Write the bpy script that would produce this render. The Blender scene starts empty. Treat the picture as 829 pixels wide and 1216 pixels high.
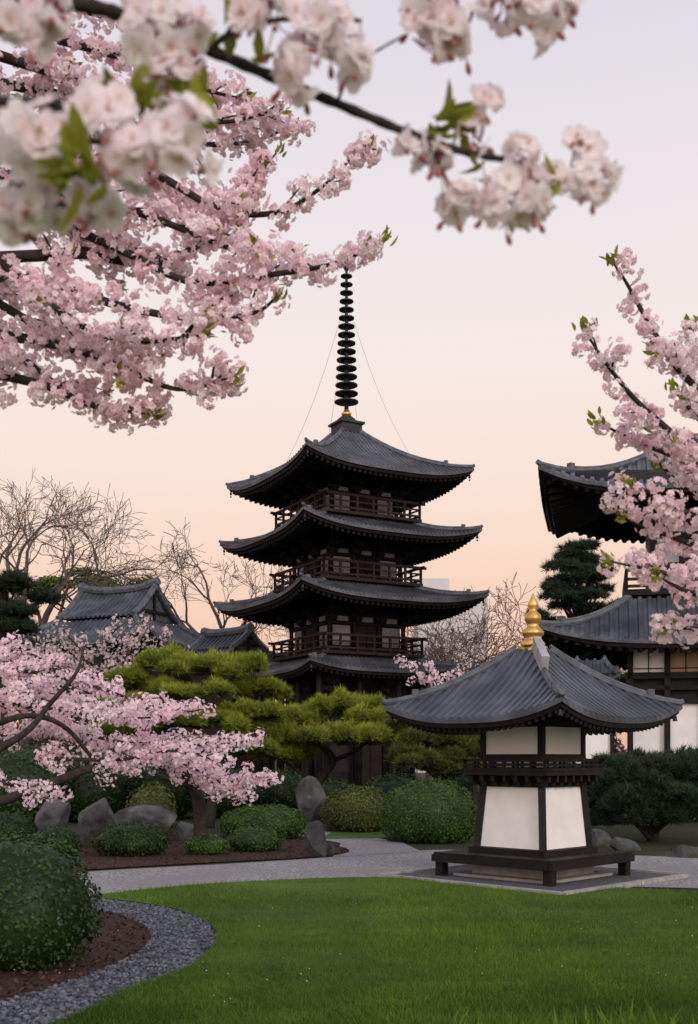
import bpy, math, random
import numpy as np
from mathutils import Vector
random.seed(7); rng = np.random.default_rng(7)
SC = bpy.context.scene; C = SC.collection
F = 1300.; HZ = 900.; CX = 414.5; CH = 1.6
def P(px, py, d): return np.array([(px-CX)/F*d, d, CH+(HZ-py)/F*d])
def G(px, py, z=0.):
    d = (CH-z)*F/(py-HZ); return np.array([(px-CX)/F*d, d, z])
def lin(r, g, b):
    f = lambda c: (c/255/12.92 if c/255 <= .04045 else ((c/255+.055)/1.055)**2.4)
    return (f(r), f(g), f(b), 1)
# ---------------------------------------------------------------- materials
def mat(name, c1, c2=None, rough=.75, scale=4., tint=False, bump=0., bscale=None, metal=0., transl=0., spec=.3, detail=5., contrast=(.35,.65), c3=None, sc3=.6):
    m = bpy.data.materials.new(name); m.use_nodes = True
    nt = m.node_tree; N = nt.nodes; L = nt.links
    b = N['Principled BSDF']; out = N['Material Output']
    b.inputs['Roughness'].default_value = rough; b.inputs['Metallic'].default_value = metal
    b.inputs['Specular IOR Level'].default_value = spec
    c2 = c2 or c1
    tc = N.new('ShaderNodeTexCoord')
    nz = N.new('ShaderNodeTexNoise'); nz.inputs['Scale'].default_value = scale; nz.inputs['Detail'].default_value = detail
    L.new(tc.outputs['Object'], nz.inputs['Vector'])
    rp = N.new('ShaderNodeMapRange'); rp.inputs[1].default_value = contrast[0]; rp.inputs[2].default_value = contrast[1]
    L.new(nz.outputs[0], rp.inputs[0])
    fac = rp.outputs[0]
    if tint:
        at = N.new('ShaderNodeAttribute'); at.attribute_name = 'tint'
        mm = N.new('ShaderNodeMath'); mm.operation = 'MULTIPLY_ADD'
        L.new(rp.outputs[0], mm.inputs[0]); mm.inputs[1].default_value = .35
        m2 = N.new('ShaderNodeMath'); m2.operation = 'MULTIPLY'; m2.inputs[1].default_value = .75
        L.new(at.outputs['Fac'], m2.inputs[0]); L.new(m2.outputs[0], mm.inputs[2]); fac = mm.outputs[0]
    mx = N.new('ShaderNodeMix'); mx.data_type = 'RGBA'
    mx.inputs[6].default_value = c1; mx.inputs[7].default_value = c2
    L.new(fac, mx.inputs[0]); col = mx.outputs[2]
    if c3:
        n3 = N.new('ShaderNodeTexNoise'); n3.inputs['Scale'].default_value = sc3; n3.inputs['Detail'].default_value = 3
        L.new(tc.outputs['Object'], n3.inputs['Vector'])
        r3 = N.new('ShaderNodeMapRange'); r3.inputs[1].default_value = .42; r3.inputs[2].default_value = .66
        L.new(n3.outputs[0], r3.inputs[0])
        x3 = N.new('ShaderNodeMix'); x3.data_type = 'RGBA'; L.new(r3.outputs[0], x3.inputs[0])
        L.new(col, x3.inputs[6]); x3.inputs[7].default_value = c3; col = x3.outputs[2]
    L.new(col, b.inputs['Base Color'])
    if bump:
        nb = N.new('ShaderNodeTexNoise'); nb.inputs['Scale'].default_value = bscale or scale*4; nb.inputs['Detail'].default_value = 6
        L.new(tc.outputs['Object'], nb.inputs['Vector'])
        bp = N.new('ShaderNodeBump'); bp.inputs['Strength'].default_value = bump; bp.inputs['Distance'].default_value = .03
        L.new(nb.outputs[0], bp.inputs['Height']); L.new(bp.outputs[0], b.inputs['Normal'])
    if transl:
        t = N.new('ShaderNodeBsdfTranslucent'); L.new(col, t.inputs['Color'])
        ms = N.new('ShaderNodeMixShader'); ms.inputs[0].default_value = transl
        L.new(b.outputs[0], ms.inputs[1]); L.new(t.outputs[0], ms.inputs[2]); L.new(ms.outputs[0], out.inputs['Surface'])
    return m
def k(r, g, b, a=1): return (r, g, b, 1)
M = dict(
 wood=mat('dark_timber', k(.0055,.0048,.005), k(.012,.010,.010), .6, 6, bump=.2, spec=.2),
 rail=mat('brown_timber', k(.013,.008,.0075), k(.026,.016,.015), .6, 6, spec=.2),
 tile=mat('grey_roof_tile', k(.046,.056,.075), k(.10,.112,.14), .5, 2.2, bump=.25, bscale=14, spec=.4, c3=k(.033,.041,.050), sc3=.9),
 tile2=mat('slate_roof_tile', k(.050,.056,.072), k(.105,.112,.132), .5, 1.6, bump=.25, bscale=14, spec=.4, c3=k(.038,.042,.052), sc3=.7),
 ridge=mat('ridge_tile', k(.055,.063,.08), k(.12,.13,.15), .55, 5),
 ridgepale=mat('pale_ridge_tile', k(.25,.25,.27), k(.4,.4,.42), .6, 8),
 plaster=mat('white_plaster', k(.84,.82,.81), k(.74,.72,.71), .9, 2.5, bump=.12, bscale=30, c3=k(.79,.76,.74), sc3=1.2),
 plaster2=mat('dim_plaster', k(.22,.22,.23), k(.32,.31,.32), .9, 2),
 tan=mat('tan_panel', k(.42,.26,.15), k(.5,.33,.2), .7, 3),
 gold=mat('gold_metal', k(.70,.43,.14), k(.50,.28,.07), .36, 9, metal=.85),
 bronze=mat('dark_bronze', k(.017,.018,.021), k(.034,.036,.040), .6, 5, metal=.1),
 concrete=mat('pale_concrete', k(.50,.48,.48), k(.55,.53,.53), .9, .6),
 glass=mat('dim_window', k(.36,.35,.36), k(.40,.39,.40), .3),
 bark=mat('bark', k(.018,.013,.012), k(.045,.034,.03), .9, 9, bump=.6, bscale=25),
 barkfar=mat('twig_bark', k(.075,.056,.054), k(.125,.092,.086), .9, 2),
 brush=mat('brown_twigs', k(.085,.056,.052), k(.14,.095,.088), .9, 2),
 needle=mat('pine_needles', k(.045,.080,.010), k(.37,.42,.045), .6, 1.2, tint=True, transl=.3),
 needledark=mat('dark_pine_needles', k(.010,.024,.013), k(.034,.060,.03), .65, 1.2, tint=True, transl=.1),
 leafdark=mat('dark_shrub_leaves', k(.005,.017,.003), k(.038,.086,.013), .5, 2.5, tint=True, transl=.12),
 leafmid=mat('shrub_leaves', k(.010,.032,.004), k(.072,.140,.017), .5, 2.5, tint=True, transl=.15),
 leafolive=mat('olive_shrub_leaves', k(.026,.038,.006), k(.12,.14,.024), .6, 2.5, tint=True, transl=.18),
 leaftree=mat('bright_tree_leaves', k(.04,.08,.014), k(.17,.24,.045), .6, 1.5, tint=True, transl=.25),
 leafbronze=mat('young_cherry_leaves', k(.15,.14,.02), k(.38,.42,.05), .5, 8, tint=True, transl=.45),
 leafred=mat('red_sepals', k(.42,.14,.14), k(.42,.28,.14), .5, 8, tint=True, transl=.3),
 bloom=mat('pink_blossom', k(.905,.66,.725), k(.985,.925,.95), .75, 1.5, tint=True, transl=.45),
 bloompale=mat('pale_blossom', k(.965,.865,.89), k(.99,.97,.975), .7, 20, tint=True, transl=.5),
 bloomleft=mat('garden_blossom', k(.87,.61,.70), k(.965,.86,.905), .75, 1.2, tint=True, transl=.35),
 bloomfar=mat('far_blossom', k(.60,.47,.49), k(.76,.64,.66), .8, .6, tint=True, transl=.25),
 lawn=mat('lawn_turf', k(.036,.080,.009), k(.068,.125,.014), .9, 1.6, bump=.6, bscale=60, c3=k(.082,.135,.017), sc3=.5),
 blade=mat('grass_blades', k(.036,.088,.008), k(.175,.275,.030), .6, .7, tint=True, transl=.35),
 soil=mat('mossy_soil', k(.018,.022,.010), k(.038,.036,.018), .95, 1.5, bump=.5, bscale=18, c3=k(.02,.033,.01), sc3=.4),
 mulch=mat('bark_mulch', k(.030,.013,.010), k(.065,.032,.024), .95, 20, bump=.9, bscale=50),
 chip=mat('mulch_chips', k(.026,.012,.010), k(.085,.042,.032), .9, 20, tint=True),
 gravel=mat('path_gravel', k(.13,.13,.14), k(.46,.45,.465), .95, 24, bump=1., bscale=45, contrast=(.34,.68), detail=8, c3=k(.25,.24,.245), sc3=.7),
 pad=mat('dark_gravel', k(.05,.052,.06), k(.14,.14,.155), .95, 36, bump=.8, bscale=50, contrast=(.3,.7)),
 pebble=mat('grey_pebbles', k(.022,.026,.036), k(.16,.17,.205), .7, 8, tint=True),
 kerb=mat('kerb_stone', k(.24,.235,.23), k(.36,.35,.34), .9, 6, bump=.3),
 rock=mat('grey_rock', k(.030,.032,.037), k(.135,.135,.145), .9, 3, bump=1., bscale=9, c3=k(.035,.042,.025), sc3=2.2),
 stamen=mat('stamens', k(.6,.42,.12), k(.7,.3,.25), .6, 30),
 wood_far=mat('far_wood', k(.035,.034,.028), k(.085,.065,.055), .9, .2, tint=True),
 petal=mat('fallen_petal', k(.65,.45,.48), k(.75,.6,.62), .8, 3),
)
# ---------------------------------------------------------------- mesh building
class MB:
    def __init__(s): s.v = []; s.f = []; s.n = 0
    def add(s, V, Fs):
        V = np.asarray(V, float).reshape(-1, 3)
        s.v.append(V); s.f += [tuple(int(i)+s.n for i in f) for f in Fs]; s.n += len(V)
    def box(s, c, sz, rz=0.):
        x, y, z = [q/2 for q in sz]
        V = np.array([(-x,-y,-z),(x,-y,-z),(x,y,-z),(-x,y,-z),(-x,-y,z),(x,-y,z),(x,y,z),(-x,y,z)])
        if rz: V = V @ rotz(rz).T
        s.add(V+np.array(c), [(0,3,2,1),(4,5,6,7),(0,1,5,4),(1,2,6,5),(2,3,7,6),(3,0,4,7)])
    def beam(s, a, b, w, h):
        a = np.array(a, float); b = np.array(b, float); t = b-a; t /= np.linalg.norm(t)
        x = np.cross(t, (0,0,1)); nx = np.linalg.norm(x); x = x/nx if nx > 1e-6 else np.array((1.,0,0)); z = np.cross(x, t)
        V = [p+x*i*w/2+z*j*h/2 for p in (a, b) for i, j in ((-1,-1),(1,-1),(1,1),(-1,1))]
        s.add(V, [(0,1,2,3),(7,6,5,4),(0,4,5,1),(1,5,6,2),(2,6,7,3),(3,7,4,0)])
    def frustum(s, c, a0, a1, z0, z1):
        V = [(c[0]+i*a, c[1]+j*a, z) for a, z in ((a0,z0),(a1,z1)) for i, j in ((-1,-1),(1,-1),(1,1),(-1,1))]
        s.add(V, [(3,2,1,0),(4,5,6,7),(0,1,5,4),(1,2,6,5),(2,3,7,6),(3,0,4,7)])
    def tube(s, pts, rad, n=6, cap=True):
        p = np.asarray(pts, float); m = len(p)
        rad = np.broadcast_to(np.asarray(rad, float), (m,))
        T = np.gradient(p, axis=0); T /= np.linalg.norm(T, axis=1)[:, None]+1e-12
        up = np.array((0,0,1.)) if abs(T[0][2]) < .9 else np.array((1.,0,0))
        x = np.cross(T, up); x /= np.linalg.norm(x, axis=1)[:, None]+1e-12; y = np.cross(x, T)
        a = np.arange(n)*2*math.pi/n
        V = p[:, None]+rad[:, None, None]*(np.cos(a)[None, :, None]*x[:, None]+np.sin(a)[None, :, None]*y[:, None])
        fs = [(i*n+j, i*n+(j+1) % n, (i+1)*n+(j+1) % n, (i+1)*n+j) for i in range(m-1) for j in range(n)]
        if cap: fs += [tuple(range(n))[::-1], tuple((m-1)*n+j for j in range(n))]
        s.add(V, fs)
    def lathe(s, prof, c, n=20):
        m = len(prof); a = np.arange(n)*2*math.pi/n
        V = [(c[0]+r*math.cos(t), c[1]+r*math.sin(t), c[2]+z) for r, z in prof for t in a]
        s.add(V, [(i*n+j, i*n+(j+1) % n, (i+1)*n+(j+1) % n, (i+1)*n+j) for i in range(m-1) for j in range(n)])
    def grid(s, A):
        A = np.asarray(A, float); m, n = A.shape[:2]
        s.add(A, [(i*n+j, i*n+j+1, (i+1)*n+j+1, (i+1)*n+j) for i in range(m-1) for j in range(n-1)])
def rotz(a): return np.array([[math.cos(a), -math.sin(a), 0], [math.sin(a), math.cos(a), 0], [0,0,1.]])
def origin(o):
    p = np.zeros(3)
    while o is not None: p = p+np.array(o.location); o = o.parent
    return p
def link(name, me, m, parent):
    o = bpy.data.objects.new(name, me); C.objects.link(o); me.materials.append(m)
    if parent: o.parent = parent
    return o
def tag(o, label=None, cat=None, group=None, kind=None):
    for a, b in (('label',label),('category',cat),('group',group),('kind',kind)):
        if b: o[a] = b
    return o
def thing(name, label, cat, loc, rz=0., group=None):
    o = bpy.data.objects.new(name, None); C.objects.link(o); o.empty_display_size = .2
    o.location = [float(q) for q in loc]; o.rotation_euler = (0,0,rz)
    return tag(o, label, cat, group)
def build(name, mb, m, parent=None, local=False, smooth=False, loc=None):
    V = np.vstack(mb.v)
    off = np.zeros(3) if local else (origin(parent) if parent else (np.array(loc) if loc is not None else np.zeros(3)))
    me = bpy.data.meshes.new(name); me.from_pydata((V-off).tolist(), [], mb.f); me.update()
    if smooth: me.polygons.foreach_set('use_smooth', [True]*len(me.polygons))
    o = link(name, me, m, parent)
    if loc is not None and parent is None: o.location = [float(q) for q in loc]
    return o
def npbuild(name, chunks, m, parent=None, smooth=False, loc=None):
    off = origin(parent) if parent else (np.array(loc) if loc is not None else np.zeros(3))
    V = np.vstack([c[0] for c in chunks])-off; tint = np.concatenate([c[2] for c in chunks])
    me = bpy.data.meshes.new(name); base = 0; idx = []; tot = []
    for v, f, t in chunks:
        idx.append((f+base).ravel()); tot.append(np.full(len(f), f.shape[1])); base += len(v)
    idx = np.concatenate(idx); tot = np.concatenate(tot); start = np.concatenate([[0], np.cumsum(tot)[:-1]])
    me.vertices.add(len(V)); me.vertices.foreach_set('co', V.astype(np.float32).ravel())
    me.loops.add(len(idx)); me.loops.foreach_set('vertex_index', idx.astype(np.int32))
    me.polygons.add(len(tot)); me.polygons.foreach_set('loop_start', start.astype(np.int32)); me.polygons.foreach_set('loop_total', tot.astype(np.int32))
    me.update(calc_edges=True)
    at = me.attributes.new('tint', 'FLOAT', 'POINT'); at.data.foreach_set('value', tint.astype(np.float32))
    if smooth: me.polygons.foreach_set('use_smooth', [True]*len(tot))
    o = link(name, me, m, parent)
    if loc is not None and parent is None: o.location = [float(q) for q in loc]
    return o
def unit(v): return v/(np.linalg.norm(v, axis=-1, keepdims=True)+1e-12)
def rvec(n): return unit(rng.normal(size=(n, 3)))
def rots(nrm):
    n = unit(nrm); x = unit(np.cross(rvec(len(n)), n)); y = np.cross(n, x)
    return np.stack([x, y, n], axis=-1)
def cloud(T, pos, R, scale, tint=None):
    tV, tF = T; N = len(pos); scale = np.broadcast_to(np.asarray(scale, float), (N,))
    V = (np.einsum('nij,kj->nki', R, tV)*scale[:, None, None]+pos[:, None, :]).reshape(-1, 3)
    Fa = (tF[None]+(np.arange(N)*len(tV))[:, None, None]).reshape(-1, tF.shape[1])
    if tint is None: tint = rng.random(N)
    return V, Fa, np.repeat(tint, len(tV))
def cr(pts, n=6):
    p = np.array(pts, float); q = np.vstack([2*p[0]-p[1], p, 2*p[-1]-p[-2]]); out = []
    for i in range(1, len(q)-2):
        for t in np.arange(n)/n:
            out.append(.5*(2*q[i]+(q[i+1]-q[i-1])*t+(2*q[i-1]-5*q[i]+4*q[i+1]-q[i+2])*t*t+(3*q[i]-q[i-1]-3*q[i+1]+q[i+2])*t**3))
    out.append(p[-1]); return np.array(out)
def inpoly(x, y, poly):
    r = np.zeros(len(x), bool); n = len(poly)
    for i in range(n):
        x1, y1 = poly[i][:2]; x2, y2 = poly[(i+1) % n][:2]
        c = ((y1 > y) != (y2 > y)) & (x < (x2-x1)*(y-y1)/(y2-y1+1e-12)+x1); r ^= c
    return r
def wob(p, s, seed):
    a = p*s+seed*7.3
    return (np.sin(a[:,0]*1.7+np.sin(a[:,1]*2.1))+np.sin(a[:,1]*1.9+1.3*np.sin(a[:,2]*1.6))+np.sin(a[:,2]*2.3+np.sin(a[:,0]*1.4)))/3
# ---- templates
def t_flower():
    V = []; Fs = []
    for ring, (r0, rm, r1, w, zm, z1, ph) in enumerate(((.08,.6,1.,.38,.10,.10,0),(.06,.42,.74,.30,.28,.40,.63))):
        for i in range(5):
            a = i*1.2566+ph; c, s_ = math.cos(a), math.sin(a); b = len(V)
            for r, q, z in ((r0,0,0),(rm,-w,zm),(r1,0,z1),(rm,w,zm)): V.append((r*c-q*s_, r*s_+q*c, z))
            Fs.append((b, b+1, b+2, b+3))
    return np.array(V), np.array(Fs)
def t_simple():
    V = []; Fs = []
    for i in range(5):
        a = i*1.2566; c, s_ = math.cos(a), math.sin(a); b = len(V)
        for r, q, z in ((.05,0,0),(.6,-.36,.15),(1.,0,.2),(.6,.36,.15)): V.append((r*c-q*s_, r*s_+q*c, z))
        Fs.append((b, b+1, b+2, b+3))
    return np.array(V), np.array(Fs)
def t_near(seed, layers=((5,1.,.43,.12),(5,.80,.33,.32))):
    r_ = random.Random(seed); V = []; Fs = []
    for li, (n, R, w, tilt) in enumerate(layers):
        for i in range(n):
            a = i*2*math.pi/n+li*.63+r_.uniform(-.12,.12); R_ = R*r_.uniform(.9,1.08); tl = tilt+r_.uniform(-.14,.16); tw = r_.uniform(-.2,.2)
            c, s_ = math.cos(a), math.sin(a); b = len(V)
            for t, pw in ((0,.10),(.25,.55),(.55,1.),(.82,.92),(1.,.45)):
                for q in (-1, -.45, 0, .45, 1):
                    rr = .06+R_*t*math.cos(tl)
                    if t == 1. and q == 0: rr -= .11
                    if abs(q) == 1: rr -= .05
                    z = R_*t*math.sin(tl)+.06*t*t*(abs(q)**1.5)+tw*q*t*.4-.06*t*t*R_
                    y = q*w*pw
                    V.append((rr*c-y*s_, rr*s_+y*c, z))
            for u in range(4):
                for q in range(4): Fs.append((b+u*5+q, b+u*5+q+1, b+(u+1)*5+q+1, b+(u+1)*5+q))
    return np.array(V), np.array(Fs)
def t_leaf():
    V = []; Fs = []
    for t, w in ((0,.01),(.22,.15),(.5,.2),(.78,.12),(1.,.005)):
        for q in (-1,0,1): V.append((t, q*w, .07*abs(q)*(w/.2)-.16*t*t))
    for u in range(4):
        for q in range(2): Fs.append((u*3+q, u*3+q+1, (u+1)*3+q+1, (u+1)*3+q))
    return np.array(V), np.array(Fs)
T_FL = t_flower(); T_SI = t_simple(); T_NE = [t_near(i) for i in range(4)]; T_LF = t_leaf()
T_QD = (np.array([(-.5,0,0),(0,-.3,.06),(.5,0,0),(0,.3,.06)]), np.array([(0,1,2,3)]))
def t_tuft(n=12, seed=1):
    r_ = random.Random(seed); V = []; Fs = []
    for i in range(n):
        a = i*2.4; e = r_.uniform(.15, 1.25); d = np.array((math.cos(a)*math.sin(e), math.sin(a)*math.sin(e), math.cos(e)))
        sd = np.cross(d, (.3,.5,.8)); sd /= np.linalg.norm(sd); b = len(V); L_ = r_.uniform(.7,1.1)
        V += [sd*.055, -sd*.055, d*L_]; Fs.append((b, b+1, b+2))
    return np.array(V), np.array(Fs)
T_TU = t_tuft()
def ico(sub):
    import bmesh
    bm = bmesh.new(); bmesh.ops.create_icosphere(bm, subdivisions=sub, radius=1)
    V = np.array([v.co[:] for v in bm.verts]); Fs = np.array([[v.index for v in f.verts] for f in bm.faces]); bm.free(); return V, Fs
ICO = {s: ico(s) for s in (1, 2, 3, 4)}
# ---------------------------------------------------------------- ground
def sheet(name, poly, z, m, thick=0.):
    mb = MB(); n = len(poly); V = [(p[0], p[1], z) for p in poly]
    mb.add(V, [tuple(range(n))])
    if thick:
        V2 = V+[(p[0], p[1], z-thick) for p in poly]
        mb.add(V2, [(i, (i+1) % n, n+(i+1) % n, n+i) for i in range(n)])
    return tag(build(name, mb, m), kind='structure')
sheet('ground', [(-400,-60),(400,-60),(400,700),(-400,700)], 0, M['soil'])
edge = cr([G(112,1068), G(200,1080), G(246,1098), G(257,1118), G(228,1150), G(150,1183), G(60,1225), np.array((-2.45,4.9,0)), np.array((-2.7,2.,0))], 8)
lawn_poly = [tuple(p) for p in edge]+[(-2.7,-8),(14,-8),(15,12.6),(9,13.0)]+[tuple(p) for p in cr([G(829,1062), G(640,1052), G(450,1044), G(300,1049), G(200,1056), G(112,1066)], 5)]
sheet('lawn', lawn_poly, .03, M['lawn'], .03)
inner = cr([G(60,1083), G(125,1084), G(165,1097), G(180,1112), G(165,1132), G(100,1162), G(0,1192), np.array((-3.2,5.2,0)), np.array((-3.5,2.,0))], 8)
strip_poly = [tuple(p) for p in edge]+[tuple(p) for p in inner[::-1]]+[tuple(G(60,1070))]
sheet('gravel_border', strip_poly, .008, M['pad'])
mulch_poly = [tuple(p) for p in inner]+[(-9,2),(-9,11.),tuple(G(-60,1078))]
sheet('mulch_bed', mulch_poly, .004, M['mulch'])
far_e = cr([np.array((-12,13.6,0)), G(20,1047), G(105,1036), G(300,1025), G(430,1016), G(520,1010), G(700,1012), G(829,1018), np.array((14,18.5,0))], 6)
near_e = cr([np.array((-12,11.6,0)), G(20,1078), G(112,1064), G(300,1048), G(450,1043), G(560,1040), G(829,1056), np.array((14,13.2,0))], 6)
sheet('gravel_path', [tuple(p) for p in near_e]+[tuple(p) for p in far_e[::-1]], .012, M['gravel'])
side = [tuple(G(395,1019)), tuple(G(500,1012)), tuple(G(475,1000)), tuple(G(410,990)), tuple(G(350,986)), tuple(G(300,985)), tuple(G(300,989)), tuple(G(350,993)), tuple(G(405,1002))]
sheet('side_path', side, .016, M['gravel'])
bed = cr([G(60,1040), G(105,1034), G(260,1025), G(395,1017), G(410,1008), G(350,999), G(240,992), G(100,995), G(0,1003)], 5)
sheet('planting_bed', [tuple(p) for p in bed], .020, M['mulch'])
sheet('far_lawn', [tuple(G(385,997)), tuple(G(470,996)), tuple(G(465,988)), tuple(G(395,987))], .024, M['lawn'])
LC = np.array([(633-CX)/F*14.6, 14.6, 0.])
pr = 2.05
padp = [(LC[0]+pr*math.cos(a)*(1.0), LC[1]+pr*math.sin(a)) for a in (-math.pi/2, 0, math.pi/2, math.pi)]
sheet('gravel_pad', padp, .034, M['pad'], .034)
mb = MB()
for i in range(4):
    a = np.array(padp[i]+(.03,)); b = np.array(padp[(i+1) % 4]+(.03,)); n = 7
    for j in range(n):
        p = a+(b-a)*(j+.02)/n; q = a+(b-a)*(j+.98)/n; mb.beam(p, q, .09, .06)
tag(build('pad_kerb', mb, M['kerb']), kind='structure')
mb = MB(); e2 = [p+np.array((0,0,.018)) for p in edge]; mb.tube(e2, .014, 5); tag(build('lawn_edging', mb, M['wood']), kind='structure')
# grass blades
N = 270000
ys = rng.uniform(1046, 1262, N); d = CH*F/(ys-HZ); xs = rng.uniform(-480, 480, N)/F*d
ok = inpoly(xs, d, lawn_poly) & ~inpoly(xs, d, padp); xs, d = xs[ok], d[ok]; N = len(xs)
T_BL = (np.array([(-.09,0,0),(.09,0,0),(.25,.15,1.)]), np.array([(0,1,2)]))
up = np.stack([rng.normal(0,.4,N), rng.normal(0,.4,N), np.ones(N)], 1)
pp = np.stack([xs, d, np.full(N,.028)], 1)
patch = .42+.45*wob(pp, .8, 1.)+.3*wob(pp, 2.7, 2.)+.25*wob(pp, 7.1, 5.)
ch = cloud(T_BL, pp, rots(up), rng.uniform(.02,.052,N)*(1+.4*wob(pp,1.3,3)), np.clip(.65*patch+rng.uniform(-.3,.4,N), 0, 1))
tag(npbuild('grass', [ch], M['blade']), 'short mown green grass covering the lawn', 'grass', kind='stuff')
def scatter_poly(poly, n):
    a = np.array([p[:2] for p in poly]); lo, hi = a.min(0), a.max(0); lo[1] = max(lo[1], 4.); lo[0] = max(lo[0], -5.5)
    x = rng.uniform(lo[0], hi[0], n); y = rng.uniform(lo[1], hi[1], n); o = inpoly(x, y, poly); return x[o], y[o]
x, y = scatter_poly(strip_poly, 24000); n = len(x)
sq = (ICO[1][0]*np.array((1,.75,.5)), ICO[1][1])
ch = cloud(sq, np.stack([x, y, rng.uniform(.006,.022,n)], 1), rots(np.stack([rng.normal(0,.5,n), rng.normal(0,.5,n), np.ones(n)],1)), rng.uniform(.009,.030,n), rng.random(n)**1.6)
tag(npbuild('pebbles', [ch], M['pebble']), 'blue grey pebbles filling the curved border strip', 'pebbles', kind='stuff')
x, y = scatter_poly(mulch_poly, 9000); n = len(x)
x2, y2 = scatter_poly([tuple(p) for p in bed], 5000)
x = np.concatenate([x, x2]); y = np.concatenate([y, y2]); n = len(x)
ch = cloud(T_QD, np.stack([x, y, rng.uniform(.01,.035,n)], 1), rots(np.stack([rng.normal(0,.6,n), rng.normal(0,.6,n), np.ones(n)],1)), rng.uniform(.03,.06,n))
tag(npbuild('mulch_chips', [ch], M['chip']), 'reddish brown bark chips lying on the planting beds', 'bark mulch', kind='stuff')
n = 260; ys = rng.uniform(1020, 1200, n); d = CH*F/(ys-HZ); xs = rng.uniform(-420,420,n)/F*d
ch = cloud(T_QD, np.stack([xs, d, np.full(n,.055)],1), rots(np.stack([rng.normal(0,.5,n), rng.normal(0,.5,n), np.ones(n)],1)), rng.uniform(.010,.017,n))
tag(npbuild('fallen_petals', [ch], M['petal']), 'pale pink petals scattered over lawn and path', 'petals', kind='stuff')
# ---------------------------------------------------------------- roofs
def mkS(ax, ay, bx, by, ze, zt, lift, c=.5, p=3.2):
    def S(kk, u, v):
        A, B, a, b = (ax, ay, bx, by) if kk % 2 == 0 else (ay, ax, by, bx)
        w = A+(a-A)*v; q = B+(b-B)*v; l = abs(u)**p*(1-v)**2
        w2 = w*(1+.006*l)
        x, y = u*w2, -q*(1+.008*l)
        z = ze+(zt-ze)*(v*(1-c)+c*v*v)+lift*l
        for _ in range(kk % 4): x, y = -y, x
        return np.array((x, y, z))
    S.dim = lambda kk: (ax, bx) if kk % 2 == 0 else (ay, by)
    S.eave = (ax, ay); S.ze = ze; return S
def hip_roof(root, S, sp, rr, th, wx, wy, zs, tile, ridge, rsp, sides=(0,1,2,3), hipr=.07):
    mb = MB(); so = MB(); ra = MB(); us = np.linspace(-1, 1, 19); vs = np.linspace(0, 1, 8)
    for kk in sides:
        A, a = S.dim(kk)
        mb.grid([[S(kk, u, v) for u in us] for v in vs])
        E = [S(kk, u, 0) for u in us]; dz = np.array((0,0,th))
        mb.grid([E, [e-dz*.45 for e in E]])
        inn = []
        for u in us:
            x, y = u*(wx if kk % 2 == 0 else wy), -(wy if kk % 2 == 0 else wx)
            for _ in range(kk): x, y = -y, x
            inn.append(np.array((x, y, zs)))
        lo = [e*np.array((.985,.985,1))-dz*.45 for e in E]; lo2 = [e*np.array((.975,.975,1))-dz for e in E]
        so.grid([[e-dz*.45 for e in E], lo, lo2, [lo2[i]*.5+inn[i]*.5+np.array((0,0,.05)) for i in range(len(us))], inn])
        ex = np.array((1,0,0.))
        for _ in range(kk): ex = np.array((-ex[1], ex[0], 0))
        n = int(2*A/sp)
        for i in range(n+1):
            t = -A+sp*.5*(2*A/sp-n)+i*sp
            vm = 1. if abs(t) <= a else (A-abs(t))/(A-a)
            if vm < .03: continue
            m_ = max(2, int(7*vm)+1); rows = []
            for v in np.linspace(0, vm, m_):
                w = A+(a-A)*v; p = S(kk, max(-1, min(1, t/w)), v)
                rows.append([p-ex*rr, p-ex*rr*.65+np.array((0,0,rr*.9)), p+ex*rr*.65+np.array((0,0,rr*.9)), p+ex*rr])
            mb.grid(rows)
            r0 = rows[0]; mb.add(r0, [(0,1,2,3)])
            p0 = (r0[0]+r0[3])/2; cs = [p0+ex*rr*1.05*math.cos(q)+np.array((0,0,rr*1.05*math.sin(q))) for q in np.arange(8)*math.pi/4]
            mb.add([c*np.array((1.003,1.003,1)) for c in cs], [tuple(range(8))])
        n = int(2*A/rsp)
        for i in range(n+1):
            u = -1+2*(i+.5)/(n+1)
            e = S(kk, u, 0)*np.array((.955,.955,1))-dz*1.25
            x, y = u*(wx if kk % 2 == 0 else wy), -(wy if kk % 2 == 0 else wx)
            for _ in range(kk): x, y = -y, x
            ra.beam(e, np.array((x, y, zs-.05))*.55+e*.45-np.array((0,0,.02)), rsp*.42, rsp*.5)
    build('roof_tiles', mb, tile, root, True); build('eave_soffit', so, M['wood'], root, True); build('rafters', ra, M['wood'], root, True)
    for kk in sides:
        h = MB(); pts = [S(kk, 1, v)+np.array((0,0,hipr*.7)) for v in np.linspace(.02, 1, 10)]
        e = pts[0]+(pts[0]-pts[1])*.25+np.array((0,0,hipr*.7)); h.tube([e]+pts, [hipr*.8]+[hipr]*10, 7)
        h.tube([p+np.array((0,0,hipr*1.0)) for p in pts[2:]], hipr*.55, 6)
        ho = build('hip_ridge', h, ridge, root, True)
        h = MB(); h.box(pts[2]+np.array((0,0,hipr*1.2)), (hipr*1.9,)*2+(hipr*2.2,), math.pi/4); build('ridge_end_tile', h, ridge, ho, True)
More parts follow.
